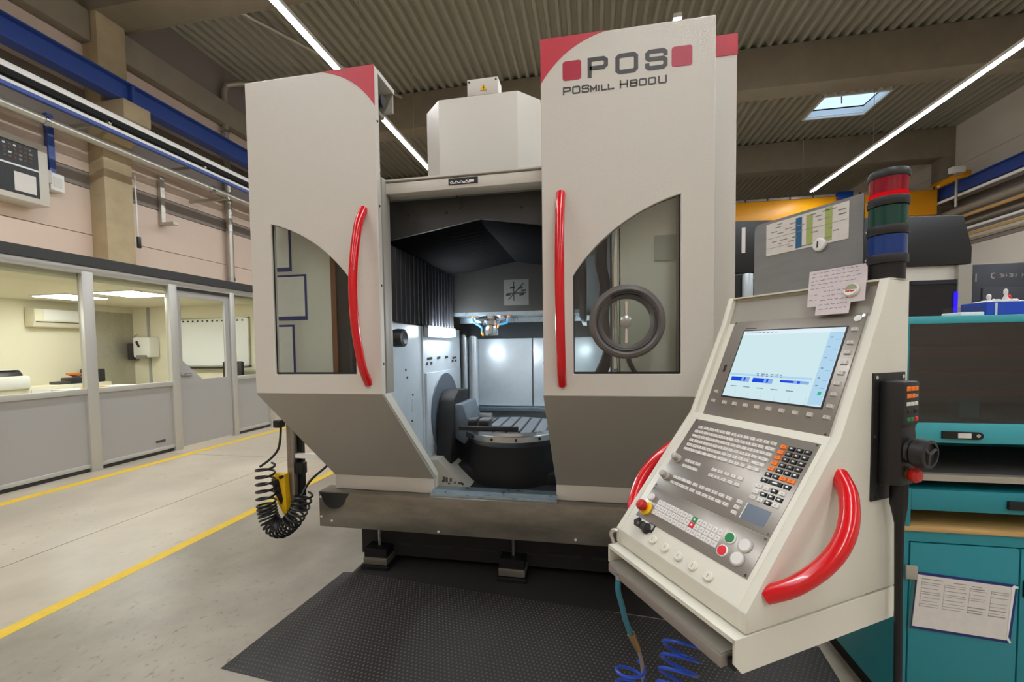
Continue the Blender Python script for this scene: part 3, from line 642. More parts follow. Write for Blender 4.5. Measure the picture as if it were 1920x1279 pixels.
B(-1.12, -.05, CA, 3.9, 1.835, 1.863).build('carriage_floor', 'zinc', MA)
SX, SY = -.83, 3.50
MB().lathe([(.13, 0), (.13, .03), (.085, .045), (.075, .075), (.062, .08), (.062, .15), (.052, .165), (.03, .165)], (SX, SY, 1.84), 'z', 28, -1).build('spindle_nose', 'chrome', MA)
for dx, pts in ((-1, [(-.14, -.06, 0), (-.13, -.07, -.05), (-.06, -.09, -.10), (-.055, -.10, -.14)]), (1, [(.16, -.05, 0), (.15, -.06, -.06), (.08, -.06, -.075)])):
    P = [(SX+a-.02*dx*0, SY+b, 1.84+c) for a, b, c in pts]
    h = MB().tube(spline(P, 6), .010, 8).build('coolant_hose', 'coolant_blue', MA); MB().cyl(P[-1], (P[-1][0]+.012*(1 if dx < 0 else -1), P[-1][1], P[-1][2]-.03), .012, 8, .005).build('nozzle', 'orange', h); MB().cyl((P[0][0], P[0][1], P[0][2]+.01), (P[0][0], P[0][1], P[0][2]-.02), .014, 8).build('fitting', 'orange', h)
# work space walls
LX = -1.16
MB().prism([(2.27, 1.15), (2.73, .72), (2.76, .62), (2.78, .60), (2.78, 1.73), (2.27, 1.73)], 'x', LX-.02, LX).build('splash_wall', 'inner_wall', MA)
for y, z in ((2.52, 1.44), (2.54, 1.39), (2.36, 1.25), (2.45, 1.15), (2.60, 1.10), (2.62, 1.27)): MB().cyl((LX, y, z), (LX+.004, y, z), .008, 8).build('wall_screw', 'letter_grey', MA)
B(LX, LX+.004, 2.60, 2.68, 1.16, 1.24).build('hatch', 'inner_wall', MA)
B(LX-.02, LX+.012, 2.78, 3.62, .60, 1.73).build('trunnion_wall', 'inner_wall', MA)
B(LX+.012, LX+.03, 2.80, 3.58, .62, 1.40).build('trunnion_cover', 'inner_wall', MA, bevel=.004)
mb = MB(); fr = lambda u, v, n: (LX+.013+n, u, v)
for y, z, w in ((2.86, 1.50, .08), (3.06, 1.50, .05), (3.24, 1.50, .05), (3.42, 1.49, .08), (2.84, 1.465, .02), (2.92, 1.465, .02), (3.40, 1.465, .03), (3.48, 1.465, .03)): mb.strokes([[(y, z), (y+w, z+.003)]], fr, .018, .0005, .0015)
mb.build('icon_marks', 'black', MA)
MB().lathe([(.30, 0), (.30, .012), (.17, .014), (.17, .06), (.10, .06)], (LX+.03, 3.16, 1.08), 'x', 48).build('trunnion_disc', 'cast_dark', MA)
lm = B(LX+.014, LX+.05, 2.80, 3.34, 1.655, 1.735).build('work_lamp', 'steel', MA)
B(LX+.05, LX+.072, 2.82, 3.32, 1.665, 1.728).build('lamp_tube', 'work_light', lm)
mb = MB().lathe([(.05, 0), (.055, .03), (.052, .07), (.04, .075)], (LX, 2.36, 1.64), 'x', 20)
sp = mb.build('spot_lamp', 'black_plastic', MA); MB().cyl((LX+.075, 2.36, 1.64), (LX+.078, 2.36, 1.64), .036, 18).build('lens', 'chrome', sp)
B(LX-.02, .14, 3.96, 3.98, .60, 2.40).build('rear_wall', 'inner_wall', MA)
B(-1.16, -.545, 3.93, 3.945, 1.02, 1.655).build('rear_cover', 'inner_wall', MA, bevel=.003); B(-.53, .12, 3.93, 3.945, 1.02, 1.655).build('rear_cover', 'inner_wall', MA, bevel=.003)
B(-1.20, .14, 3.86, 3.96, .98, 1.01).build('rear_ledge', 'zinc', MA)
MB().prism([(3.66, 1.795), (3.68, 1.795), (3.92, 1.66), (3.90, 1.66)], 'x', -1.16, .12).build('curtain', 'black', MA)
for k in range(12): B(-1.13+k*.1, -1.12+k*.1, 3.60, 3.63, 1.80, 1.832).build('rail_block', 'steel', MA) if k > 4 else None
B(-1.14, .12, 3.62, 3.66, 1.79, 1.832).build('cross_rail', 'zinc', MA)
MB().cyl((-1.10, 3.90, 1.0), (-1.10, 3.90, 1.70), .045, 16).build('way_cover', 'inner_wall', MA); MB().cyl((-1.19, 3.90, 1.0), (-1.19, 3.90, 1.70), .035, 16).build('way_cover', 'inner_wall', MA)
MB().prism([(2.30, 1.12), (2.73, .72), (2.76, .62), (2.78, .60), (3.98, .60), (3.98, 2.40), (2.30, 2.40)], 'x', .13, .15).build('splash_wall', 'inner_wall', MA)
lm = B(.09, .13, 2.9, 3.4, 1.655, 1.735).build('work_lamp', 'steel', MA); B(.084, .09, 2.92, 3.38, 1.665, 1.725).build('lamp_tube', 'work_light', lm)  # second lamp bar, out of view, added to light the work space
# rotary table on its swivel cradle
TX, TY, TZ = -.58, 3.16, .985
tb = MB().lathe([(.30, -.10), (.345, -.10), (.375, -.058), (.375, -.022), (.355, -.018), (.350, 0), (.02, 0)], (TX, TY, TZ), 'z', 64).build('rotary_table', 'steel', MA)
MB().cyl((TX, TY, TZ), (TX, TY, TZ+.002), .34, 48).build('table_face', 'table_top', tb)
for k in range(7):
    x = TX-.27+k*.09; l = math.sqrt(.33**2-(x-TX)**2); B(x-.008, x+.008, TY-l, TY+l, TZ+.0022, TZ+.004).build('slot', 'black', tb)
for q in range(-66, 67, 26): MB().cyl((TX+.372*math.sin(math.radians(q)), TY-.372*math.cos(math.radians(q)), TZ-.04), (TX+.378*math.sin(math.radians(q)), TY-.378*math.cos(math.radians(q)), TZ-.04), .010, 8).build('rim_hole', 'black', tb)
MB().lathe([(.345, 0), (.345, .16), (.335, .34), (.20, .36)], (TX, TY, TZ-.10), 'z', 48, -1).build('table_body', 'black_matt', MA)
MB().prism([(3.36, 1.24), (3.10, 1.26), (2.98, 1.20), (2.92, 1.06), (2.90, .88), (2.84, .66), (2.90, .56), (3.40, .54), (3.42, .8)], 'x', LX+.05, LX+.17).build('swivel_arm', 'black_matt', MA, bevel=.02)
MB().prism([(-1.02, 1.16), (-.93, 1.16), (-.86, .95), (-.92, .86), (-1.02, .92)], 'y', 2.98, 3.34).build('arm_shoulder', 'cast_dark', MA, bevel=.012)
MB().prism([(-1.06, .72), (-.90, .72), (-.80, .66), (-.35, .66), (-.10, .72), (-.10, .52), (-1.06, .52)], 'y', 2.95, 3.38).build('cradle_beam', 'black_matt', MA, bevel=.02)
# chip pan, sill
MB().prism([(-1.14, .60), (-1.14, .80), (-1.05, .80), (-.86, .615), (-.84, .60)], 'y', 2.76, 3.05).build('chip_slope', 'paint_grey', MA)
for k in range(10): 
    f = random.random(); B(-1.03+.16*f, -1.015+.16*f, 2.757, 2.76, .63+.1*(1-f)*random.random(), .645+.1*(1-f)*random.random()).build('chip', 'letter_grey', MA)
B(-1.14, .14, 2.76, 3.96, .50, .52).build('chip_pan', 'black_matt', MA)
MB().prism([(-.86, .60), (-.80, .645), (-.75, .655), (.14, .64), (.14, .60)], 'y', 2.98, 3.0).build('pan_edge', 'steel_dull', MA)
MB().prism([(2.64, .588), (2.64, .606), (2.68, .606), (2.68, .622), (2.76, .622), (2.76, .588)], 'x', -1.06, -.215).build('door_sill', 'zinc', MA)
# stainless drip tray and base
tr = MB().prism([(2.62, .34), (2.62, .588), (2.76, .588), (2.76, .57), (2.635, .57), (2.635, .34)], 'x', -1.875, .72).build('drip_tray', 'steel_dull', MA, bevel=.003)
for x, z in ((-1.86, .41), (-1.78, .385), (-1.0, .36), (-.1, .37), (-1.86, .55)): MB().cyl((x, 2.616, z), (x, 2.62, z), .008, 10).build('tray_bolt', 'white', tr)
MB().prism([(-1.87, .582)]+arc(-1.76, .56, .09, 190, 350, 12)+[(-1.64, .582)], 'y', 2.617, 2.6199).build('tray_cutout', 'black_plastic', tr)
B(-1.80, .70, 2.76, 4.40, .34, .60).build('bed_skirt', 'black_matt', MA)
B(-1.685, .60, 2.84, 4.35, .06, .34).build('plinth', 'plinth', MA)
for k in range(7): B(-1.5+k*.3, -1.28+k*.3, 2.836, 2.84, .14, .16).build('plinth_slot', 'black_plastic', MA)
# feet
for i, x in enumerate((-1.52, -.53, .42)):
    f = B(x-.09, x+.09, 2.72, 2.90, .038, .088).build('levelling_foot', 'steel_dull', MA, bevel=.004); B(x-.1, x+.1, 2.71, 2.92, .004, .022).build('foot_pad', 'black', f); B(x-.085, x+.085, 2.73, 2.90, .088, .15).build('foot_bracket', 'black', f); MB().cyl((x, 2.80, .02), (x, 2.80, .34), .012, 10).build('spindle_screw', 'steel', f)
    B(x-.1, x+.1, 2.715, 2.72, .02, .034).build('foot_wedge', 'black_plastic', f)
for x in (-1.52, -.53, .42): B(x-.09, x+.09, 4.1, 4.28, .004, .08).build('levelling_foot', 'steel_dull', MA)
# vertical axis housing on top
HX0, HX1, HY, HC = -1.078, -.498, 3.0, .15
hs = MB().prism([(HX0, HY), (HX1, HY), (HX1+HC, HY+HC), (HX1+HC, HY+.75), (HX0-HC, HY+.75), (HX0-HC, HY+HC)], 'z', 2.43, 3.37).build('axis_housing', 'paint_light', MA, bevel=.004)
bx = B(-.86, -.635, HY+.001, HY+.12, 3.371, 3.485).build('terminal_box', 'paint_light', hs, bevel=.004)
MB().prism([(-.765, 3.400), (-.715, 3.400), (-.74, 3.443)], 'y', HY-.0025, HY-.0005).build('warning_sign', 'yellow', hs)
mb = MB().strokes([[(-.738, 3.431), (-.745, 3.419), (-.736, 3.418), (-.742, 3.406)]], pos_frame(HY-.0025), .004, .0002, .0008); mb.build('warning_bolt', 'black', hs)
for x in (-.845, -.65): MB().cyl((x, HY-.004, 3.465), (x, HY, 3.465), .007, 8).build('box_screw', 'letter_grey', hs)
B(-1.10, -.3, 3.0, 4.2, 2.43, 2.5).build('gantry_top', 'inner_grey', MA)
# documents in blue magnetic frames on the fixed panel behind the left window
for k, (x0, x1, z0, z1, lb) in enumerate(((-1.79, -1.655, 2.02, 2.40, 'top'), (-1.78, -1.565, 1.745, 2.0, 'middle'), (-1.79, -1.65, 1.42, 1.72, 'bottom'))):
    t = thing('document_pocket', 'blue framed document pocket behind the left door window, '+lb+' one', 'document pocket', ((x0+x1)/2, CY, z0), 'document pockets on the machine panel')
    B(x0, x1, CY-.003, CY, z0, z1).build('backing', 'blue_tape', t); B(x0, x1-.012, CY-.005, CY-.003, z0+.022, z1-.012).build('sheet', 'paper', t)
# workpieces lying on the table
for k, (x, y, w, h, m, lb) in enumerate(((-.86, 3.02, .06, .05, 'black', 'left black jaw block standing on the rotary table'), (-.765, 3.0, .07, .05, 'black', 'right black jaw block standing on the rotary table'))):
    t = thing('jaw_block', lb, 'clamp', (x, y, TZ+.004)); B(x-w/2, x+w/2, y-.05, y+.05, TZ+.004, TZ+.004+h).build('body', m, t, bevel=.004); B(x-w/2, x+w/2, y-.04, y+.06, TZ+.004+h, TZ+.01+h+.01).build('cap', 'steel', t, bevel=.003)
tag(MB().box(-.93, -.50, 2.87, 2.905, TZ+.004, TZ+.034).build('clamp_bar', 'black', bevel=.003), 'long black clamp bar lying across the front of the table', 'clamp bar')
tag(MB().box(-.93, -.78, 3.25, 3.33, TZ+.004, TZ+.06).build('workpiece', 'steel', bevel=.01), 'small bright steel block at the back left of the table', 'workpiece')
# air gun, its pole and the black coiled hose at the left end
t = thing('accessory_post', 'slim grey metal post bracketed to the left end of the machine', 'post', (-2.04, 2.58, .4))
B(-2.065, -2.015, 2.555, 2.60, .45, 1.30).build('post', 'steel_panel', t, bevel=.004); B(-2.012, -1.78, 2.57, 2.60, .83, .86).build('bracket', 'white_trunk', t); B(-2.012, -1.95, 2.56, 2.61, .72, .80).build('clamp', 'black', t, bevel=.006); B(-2.07, -1.98, 2.602, 2.63, .45, 1.0).build('back_rail', 'black', t)
t = thing('air_gun', 'yellow and black grease gun hanging on the post', 'air gun', (-2.09, 2.52, .44))
MB().prism([(-2.15, .735), (-2.045, .735), (-2.035, .46), (-2.055, .44), (-2.10, .52), (-2.14, .62)], 'y', 2.50, 2.55).build('body', 'yellow', t, bevel=.008)
MB().prism([(-2.14, .70), (-2.09, .70), (-2.06, .56), (-2.07, .53), (-2.12, .62)], 'y', 2.49, 2.50).build('trigger', 'black', t); MB().cyl((-2.06, 2.5, .72), (-2.06, 2.48, .72), .012, 10).build('knob', 'black', t)
t = thing('coiled_hose', 'black spiral air hose looping under the yellow gun', 'hose', (-2.05, 2.46, .3))
MB().tube(helix([(-2.145, 2.45, .81), (-2.15, 2.45, .62), (-2.14, 2.45, .48), (-2.10, 2.45, .40), (-2.03, 2.45, .385), (-1.95, 2.45, .45), (-1.90, 2.46, .54), (-1.88, 2.47, .62)], .056, 25, 16, 0, ((0, 0), (.34, .22), (.72, .76), (1, 1))), .0075, 6).build('coil', 'black', t)
MB().tube(spline([(-2.145, 2.40, .81), (-2.10, 2.46, .86), (-2.075, 2.50, .93), (-2.08, 2.53, 1.08)], 6), .008, 8).build('lead', 'black', t); MB().tube(spline([(-1.87, 2.43, .62), (-1.85, 2.5, .70), (-1.81, 2.6, .76), (-1.78, 2.66, .80)], 6), .008, 8).build('lead', 'black', t)
B(-2.12, -2.07, 2.50, 2.56, 1.05, 1.10).build('coupling', 'black', t, bevel=.006)

# ------------------------------------------------------------------ rubber mat
MW = Matrix.Translation((-1.818, 1.733, 0)) @ Matrix.Rotation(math.radians(-5.4), 4, 'Z')
t = thing('rubber_mat', 'black studded anti fatigue mat on the floor before the machine', 'mat', (-.3, 2.2, 0))
ML, MD = 2.9, .93
mb = MB().add([(0, 0, .001), (ML, 0, .001), (ML, MD, .001), (0, MD, .001), (.12, .09, .016), (ML-.12, .09, .016), (ML-.12, MD, .016), (.12, MD, .016)], [(4, 5, 6, 7), (0, 1, 5, 4), (1, 2, 6, 5), (2, 3, 7, 6), (3, 0, 4, 7), (3, 2, 1, 0)])
mb.build('base', 'rubber', t, M=MW, smooth=0)
B(.03, .10, .05, .08, .0058, .0068).build('ribbed_corner', 'black', t, M=MW)
mb = MB(); p = .022
for i in range(int(ML/p)):
    for j in range(int(MD/p)):
        x = .008+i*p+(p/2 if j % 2 else 0); y = .012+j*p
        if x > ML-.01: continue
        z = .001+.015*min(1, x/.12, (ML-x)/.12, y/.09)
        r = .0062
        mb.add([(x-r, y, z-.001), (x, y-r, z-.001), (x+r, y, z-.001), (x, y+r, z-.001), (x-r*.5, y, z+.0022), (x, y-r*.5, z+.0022), (x+r*.5, y, z+.0022), (x, y+r*.5, z+.0022)], [(0, 1, 5, 4), (1, 2, 6, 5), (2, 3, 7, 6), (3, 0, 4, 7), (4, 5, 6, 7)])
o = mb.build('studs', 'rubber_stud', t, M=MW, smooth=0); o['kind'] = 'stuff'

tag(MB().prism([(-1.66, 2.62), (.30, 2.50), (1.0, 2.43), (1.0, 3.6), (-1.66, 3.6)], 'z', .0005, .004).build('floor_sheet', 'rubber'), 'dark oily sheet on the floor under the machine base', 'sheet')

# ------------------------------------------------------------------ operator console
CO = thing('control_console', 'cream operator console with lit screen, keyboard and red side handles', 'control console', (.0777, 1.3774, 0))
CO.rotation_euler = (0, 0, -1.0265); OFF[CO] = Vector((0, 0, 0))
W = .48
body = [(0, .9489), (0, .9951), (.2991, 1.352), (.4379, 1.6523), (.4695, 1.7387), (.5513, 1.7387), (.556, 1.18), (.5204, .9489)]
core = [(.001, .9489), (.001, .9951), (.2991, 1.351), (.3115, 1.3462), (.4503, 1.6466), (.4595, 1.650), (.4910, 1.7340), (.5493, 1.7340), (.554, 1.18), (.5184, .9489)]
MB().prism(core, 'x', .019, .458).build('body', 'paint_cream', CO, bevel=.002)
MB().prism(body, 'x', 0, .0195).build('cheek', 'paint_cream', CO, bevel=.0025); MB().prism(body, 'x', .4575, W).build('cheek', 'paint_cream', CO, bevel=.0025)
B(.0, W, .4700, .5513, 1.7340, 1.7390).build('top_cover', 'paint_cream', CO)
# frames on the sloping faces: (u, s, n) -> console space
def frame(o, e):
    d = Vector((0, e[0]-o[0], e[1]-o[1])).normalized(); n = Vector((0, -d.z, d.y)); M = Matrix(((1, 0, 0), tuple((0, d.y, n.y)), tuple((0, d.z, n.z)))).to_4x4()
    M.translation = (0, o[0], o[1]); return M
FK = frame((0, .9951), (.2991, 1.352)); FS = frame((.2991, 1.352), (.4379, 1.6523)); FT = frame((.4379, 1.6523), (.4695, 1.7387))
mm = lambda *a: [v/1000 for v in a]
B(*mm(20, 457, 2, 84, -20, -17.5)).build('upper_panel', 'paint_grey', CO, M=FT)  # grey tone partly paints in the shade of the recess
# base with the pull-out tray
b0 = MB().prism([(-.0306, .9441), (-.0306, .8894), (-.0092, .865), (.5204, .865), (.523, .9441)], 'x', W-.006, W).build('base', 'paint_cream', CO)
MB().prism([(-.0306, .9441), (-.0306, .8894), (-.0092, .865), (.5204, .865), (.523, .9441)], 'x', 0, .006).build('base_side', 'paint_cream', CO)
B(.0005, W-.0005, -.0306, .522, .934, .9447).build('base_top', 'paint_cream', CO); B(.006, W-.006, .50, .52, .865, .932).build('base_rear', 'black_matt', CO); B(.006, W-.006, .05, .50, .866, .870).build('base_floor', 'black_matt', CO)
tr = MB().prism([(-.036, .862), (-.036, .888), (-.028, .890), (.3, .890), (.3, .862)], 'x', .008, .448).build('pull_out_tray', 'wall_band', CO, bevel=.003)
B(.012, .444, -.03, .29, .890, .8925).build('tray_liner', 'paint_grey', tr); B(.452, .470, -.02, .3, .866, .886).build('tray_runner', 'black', tr)
MB().tube(spline([(.004, -.012, .9465), (.0, -.02, .975), (.006, -.014, .99), (.012, -.005, .99)], 5), .006, 8).build('cable_hook', 'galv', CO)
# screen plate
sp = B(*mm(48, 445, -3, 336, -12.5, -8.5)).build('screen_plate', 'steel_panel', CO, M=FS, bevel=.0008)
B(*mm(97, 412, 67.5, 302, -8.5, -6.5)).build('screen_bezel', 'black', sp, M=FS)
mb = MB()
def rect(u0, u1, s0, s1, n, mi): mb.m = mi; mb.box(*mm(u0, u1, s0, s1, n-.3, n))
rect(101, 408, 72, 298, -6.2, 0); rect(101, 408, 284, 298, -6.0, 1); rect(372, 407, 76, 296, -6.0, 2); rect(101, 365, 144, 150, -6.0, 2)
for u0 in (113, 190): rect(u0, u0+38, 125, 139, -5.8, 3); rect(u0+38, u0+66, 124, 140, -5.9, 4); rect(u0+46, u0+52, 126, 138, -5.7, 3)
rect(278, 318, 131, 138, -5.8, 3); rect(318, 360, 130, 139, -5.9, 4); rect(328, 336, 131, 138, -5.7, 3)
for k in range(6): rect(198+k*15, 198+k*15+random.choice([6, 9, 11]), 151, 154, -5.8, 6); rect(200+k*15, 206+k*15, 145.5, 148, -5.8, 6)
for k in range(8): rect(112+k*14, 122+k*14, 290, 292, -5.8, 6)
for k in range(7): rect(101+k*44, 102+k*44, 73, 92, -5.9, 2)
for k in range(5): rect(120+k*46, 142+k*46, 106, 108.5, -5.8, 6)
for s in (268, 240, 208, 178, 150, 128): rect(378, 384, s, s+3, -5.8, 6); rect(392, 402, s-6, s-4, -5.8, 4)
rect(390, 399, 104, 113, -5.7, 5)
mb.build('screen', ['screen_base', 'screen_pale', 'screen_side', 'screen_blue', 'screen_mid', 'screen_green', 'screen_text'], sp, M=FS, smooth=0)
B(*mm(99, 140, 307, 310, -8.5, -8.2)).build('maker_name', 'letter_grey', sp, M=FS)
B(*mm(68, 77, 153, 178, -8.5, -7.5)).build('port_cover', 'black', sp, M=FS)
for u, s in ((54, 330), (439, 330), (54, 4), (439, 4)): MB().cyl((u/1000, s/1000, -.0085), (u/1000, s/1000, -.0072), .0035, 10).build('plate_screw', 'chrome', sp, M=FS)
MB().lathe([(.009, 0), (.009, .003), (.003, .004)], (.428, .322, -.0085), 'z', 14).build('lock_cap', 'white', sp, M=FS)
def keymesh(w, h, t, m, leg=None, inset=.0012):
    mb = MB(); w /= 2; h /= 2
    mb.add([(-w, -h, 0), (w, -h, 0), (w, h, 0), (-w, h, 0), (-w+inset, -h+inset, t), (w-inset, -h+inset, t), (w-inset, h-inset, t), (-w+inset, h-inset, t)], [(4, 5, 6, 7), (0, 1, 5, 4), (1, 2, 6, 5), (2, 3, 7, 6), (3, 0, 4, 7)])
    if leg: mb.m = 1; mb.box(-w*.35, w*.35, -h*.3, h*.35, t, t+.0002)
    return mb.mesh('key', [m]+([leg] if leg else []), smooth=0)
KM = {}
def key(par, F, u, s, w, h, m, leg=None, n=0.0, t=.004, name='key'):
    k = (w, h, m, leg, t)
    if k not in KM: KM[k] = keymesh(w/1000, h/1000, t, m, leg)
    o = bpy.data.objects.new(name, KM[k]); o.parent = par; COL.objects.link(o)
    o.matrix_local = F @ Matrix.Translation((u/1000, s/1000, n))
    return o
for s in (290, 253, 225.5, 197, 168.5, 139.5, 110, 78, 48): key(sp, FS, 430, s, 16, 11, 'key_soft', 'key_grey', -.0085, .006, 'soft_key')
for k in range(8): key(sp, FS, 118+k*38.5, 49, 14, 12, 'key_soft', 'key_grey', -.0085, .006, 'soft_key')
for s in (82, 50): key(sp, FS, 73, s, 12, 11, 'key_soft', 'key_grey', -.0085, .006, 'soft_key')
# keyboard plate
kp = B(*mm(46, 446, 175, 440, -2, 1.2)).build('keyboard_plate', 'steel_panel', CO, M=FK, bevel=.0006)
for u, s in ((52, 434), (440, 434), (52, 181), (440, 181)): MB().cyl((u/1000, s/1000, .0012), (u/1000, s/1000, .0026), .0032, 10).build('plate_screw', 'chrome', kp, M=FK)
N = .0012
kw = 'key_white'; ink = 'key_legend'
def row(s, us, w, m=kw, leg=ink, h=11): 
    for u in us: key(kp, FK, u, s, w, h, m, leg, N)
row(412, [84], 15); row(412, [108+20.8*i for i in range(12)], 15.5)
row(395, [80+19*i for i in range(13)], 15.5); row(395, [335], 27)
row(378, [80+18.6*i for i in range(15)], 15.5)
row(361, [80]+[101+18.6*i for i in range(12)], 15.5); row(361, [333], 30)
row(344, [83], 21); row(344, [106+18.6*i for i in range(11)], 15.5); row(344, [327], 38)
row(327, [80, 99, 118], 16); row(327, [146, 184, 222], 34); row(327, [252, 271, 290], 15.5); row(327, [322], 36)
row(290, [112, 133, 154], 17); row(271, [112, 133, 154], 17)
for s in (289, 270): row(s, [216, 238, 260, 282, 304], 17)
for s in (227, 208): row(s, [105, 124, 143, 161], 16); row(s, [185], 16); row(s, [210, 233, 256, 279, 303], 17)
row(229, [336], 16); row(213, [336], 16); row(197, [336], 16)
cols = [367, 388, 408.5, 429]
bk = dict(m='black', leg='white', h=12)
for i, s in enumerate((409, 392, 375, 358, 341)): row(s, [cols[0]], 17, 'orange', 'orange_dark', 12); row(s, cols[1:], 17, **bk)
row(323.5, cols[:2], 17, **bk); row(323.5, [406.5, 428], 19, 'orange', 'orange_dark', 12)
row(306, [365], 17, **bk); row(306, [395], 37, **bk); row(306, [426], 17, **bk)
pat = {286: 'wwbw', 269: 'wbbb', 252: 'wwbw'}
for s, pt in pat.items():
    for u, c in zip([361, 382, 402.5, 423.5], pt): row(s, [u], 17, **(bk if c == 'b' else dict(m=kw, leg=ink, h=12)))
B(*mm(358, 421.5, 190.5, 234, 1.2, 1.9)).build('touch_pad', 'pad', kp, M=FK); B(*mm(354.5, 356.5, 190.5, 234, 1.2, 2.0)).build('pad_edge', 'white', kp, M=FK)
for u, s in ((72, 286), (67, 219)):
    kn = MB().lathe([(.014, 0), (.014, .004), (.0115, .006), (.0105, .022), (.008, .024)], (u/1000, s/1000, N), 'z', 20).build('override_knob', 'key_grey', kp, M=FK); B((u-1)/1000, (u+1)/1000, s/1000, (s+9)/1000, N+.022, N+.025).build('pointer', 'white', kp, M=FK)
# lower operating panel
lp = B(*mm(46, 446, 66, 173.5, -2, 1.2)).build('operating_panel', 'steel_panel', CO, M=FK, bevel=.0006)
for u, s in ((52, 168), (440, 168), (440, 72)): MB().cyl((u/1000, s/1000, .0012), (u/1000, s/1000, .0026), .0032, 10).build('plate_screw', 'chrome', lp, M=FK)
for r, s in enumerate((135, 118, 101)):
    for k in range(14):
        c, lg = (kw, ink)
        if k == 8 and r == 0: c, lg = 'green', 'white'
        if k == 8 and r == 1: c, lg = 'red', 'white'
        key(lp, FK, 105+k*17.4, s, 16.2, 15.6, c, lg, N, .0016, 'membrane_key')
def button(par, u, s, r, m, F=FK, h=.006, ring='white', name='push_button'):
    b = MB().lathe([(r*1.2, 0), (r*1.2, .003), (r*1.06, .0045), (r*1.04, .0045)], (u/1000, s/1000, N), 'z', 28).build(name, ring, par, M=F)
    mb = MB().lathe([(r, .003), (r, h-.0015), (r*.9, h), (r*.1, h)], (u/1000, s/1000, N), 'z', 28)
    return mb.build(name+'_cap', m, par, M=F)
button(lp, 362.7, 133, .0125, 'green'); button(lp, 361, 96.5, .0125, 'red'); button(lp, 405, 133, .0155, 'key_white', ring='key_grey'); button(lp, 404, 96.5, .0155, 'key_white', ring='key_grey')
button(lp, 63, 138, .0105, 'key_white', ring='key_white')
MB().lathe([(.0215, 0), (.0215, .004), (.018, .007), (.011, .008)], (.070, .098, N), 'z', 28).build('stop_collar', 'yellow', lp, M=FK)
MB().lathe([(.010, .007), (.010, .014), (.0165, .019), (.0170, .027), (.0135, .034), (.004, .036)], (.070, .098, N), 'z', 28).build('stop_button', 'estop_red', lp, M=FK)
# key switch and blanking caps on the cream lower strip
ks = MB().lathe([(.016, 0), (.016, .006), (.012, .012), (.012, .024), (.002, .026)], (.114, .046, 0), 'z', 20).build('key_switch', 'black_plastic', CO, M=FK)
B(*mm(112, 138, 42, 66, .2, 1.6)).build('switch_label', 'black_plastic', ks, M=FK); B(*mm(117, 134, 50, 64, 1.6, 2.2)).build('switch_print', 'key_grey', ks, M=FK)
MB().prism([(.078, .046), (.090, .062), (.098, .050), (.112, .056), (.108, .034), (.096, .036), (.088, .034)], 'z', .014, .026).build('key', 'black', ks, M=FK); B(*mm(100, 108, 40, 48, 20, 30)).build('key_shank', 'chrome', ks, M=FK)
for k in range(5):
    c = MB().lathe([(.0125, 0), (.0125, .004), (.0105, .0065), (.001, .0065)], ((157+k*51.4)/1000, (28.5-k*.8)/1000, 0), 'z', 24).build('blanking_cap', 'paint_cream', CO, M=FK)
    B((156+k*51.4)/1000, (158+k*51.4)/1000, (24-k*.8)/1000, (33-k*.8)/1000, .0065, .0071).build('slot', 'paint_grey', c, M=FK)
# red side handles
for sgn, u0 in ((1, W), (-1, 0)):
    P = [(u0-sgn*.004, .300, 1.264)] + [(u0+sgn*.074*math.sin(math.pi*k/10)**.8, .300-.236*k/10, 1.262-.238*k/10) for k in range(1, 10)] + [(u0-sgn*.004, .063, 1.022)]
    MB().tube(spline(P, 6), .0195, 24).build('side_handle', 'handle_red', CO, smooth=60)
for s in range(2): B(W, W+.0006, .40, .5, .95+s*.0, .9512).build('seam', 'ink_grey', CO) if s == 0 else None
# bracket for the hand unit, swing arm to the machine
br = B(W, W+.004, .410, .535, 1.185, 1.503).build('holder_plate', 'black_plastic', CO)
for y, z in ((.42, 1.492), (.525, 1.492), (.42, 1.345), (.42, 1.196)): MB().cyl((W+.004, y, z), (W+.006, y, z), .005, 10).build('bolt', 'chrome', br)
B(.20, .28, .55, .60, 1.0, 1.5).build('arm_mount', 'paint_grey', CO, bevel=.005)
MB().tube([(.24, .58, 1.25), (.20, .75, 1.25), (.02, .95, 1.25)], .035, 12).build('swing_arm', 'paint_grey', CO)
MLOC = CO.matrix_basis
def cworld(u, y, z): return MLOC @ Vector((u, y, z))
def cthing(name, label, cat, u, y, z, group=None):
    """a separate thing standing on the console, turned like it; its mesh space is console space."""
    o = thing(name, label, cat, (0, 0, 0), group); o.matrix_basis = MLOC @ Matrix.Translation((u, y, z)); OFF[o] = Vector((u, y, z)); return o
CO.matrix_basis = Matrix.Translation((.0777, 1.3774, 0)) @ Matrix.Rotation(-1.0265, 4, 'Z'); MLOC = CO.matrix_basis.copy()
# hand unit
t = cthing('hand_unit', 'black handheld control with orange keys and handwheel in its side holder', 'hand control', W+.03, .46, 1.2)
MB().prism([(.004+W, 1.225), (W+.052, 1.235), (W+.052, 1.352), (W+.050, 1.375), (W+.056, 1.385), (W+.056, 1.485), (W+.004, 1.485)], 'y', .430, .492).build('body', 'black_plastic', t, bevel=.006)
FH = Matrix(((0, 0, 1, W+.056), (1, 0, 0, 0), (0, 1, 0, 0), (0, 0, 0, 1)))     # (y, z, out) on the key face
def hkey(y, z, w, h, m): key(t, Matrix.Translation(-OFF[t]) @ FH, y*1000, z*1000, w, h, m, None, 0, .002, 'hand_key')
for y in (.445, .460, .475): hkey(y, 1.468, 13, 11, 'orange')
for y in (.447, .463): hkey(y, 1.451, 14, 11, 'orange')
hkey(.478, 1.451, 6, 7, 'key_grey')
for y in (.445, .460, .475): hkey(y, 1.432, 12, 9, 'key_white')
for y in (.448, .474): hkey(y, 1.414, 11, 11, 'black')
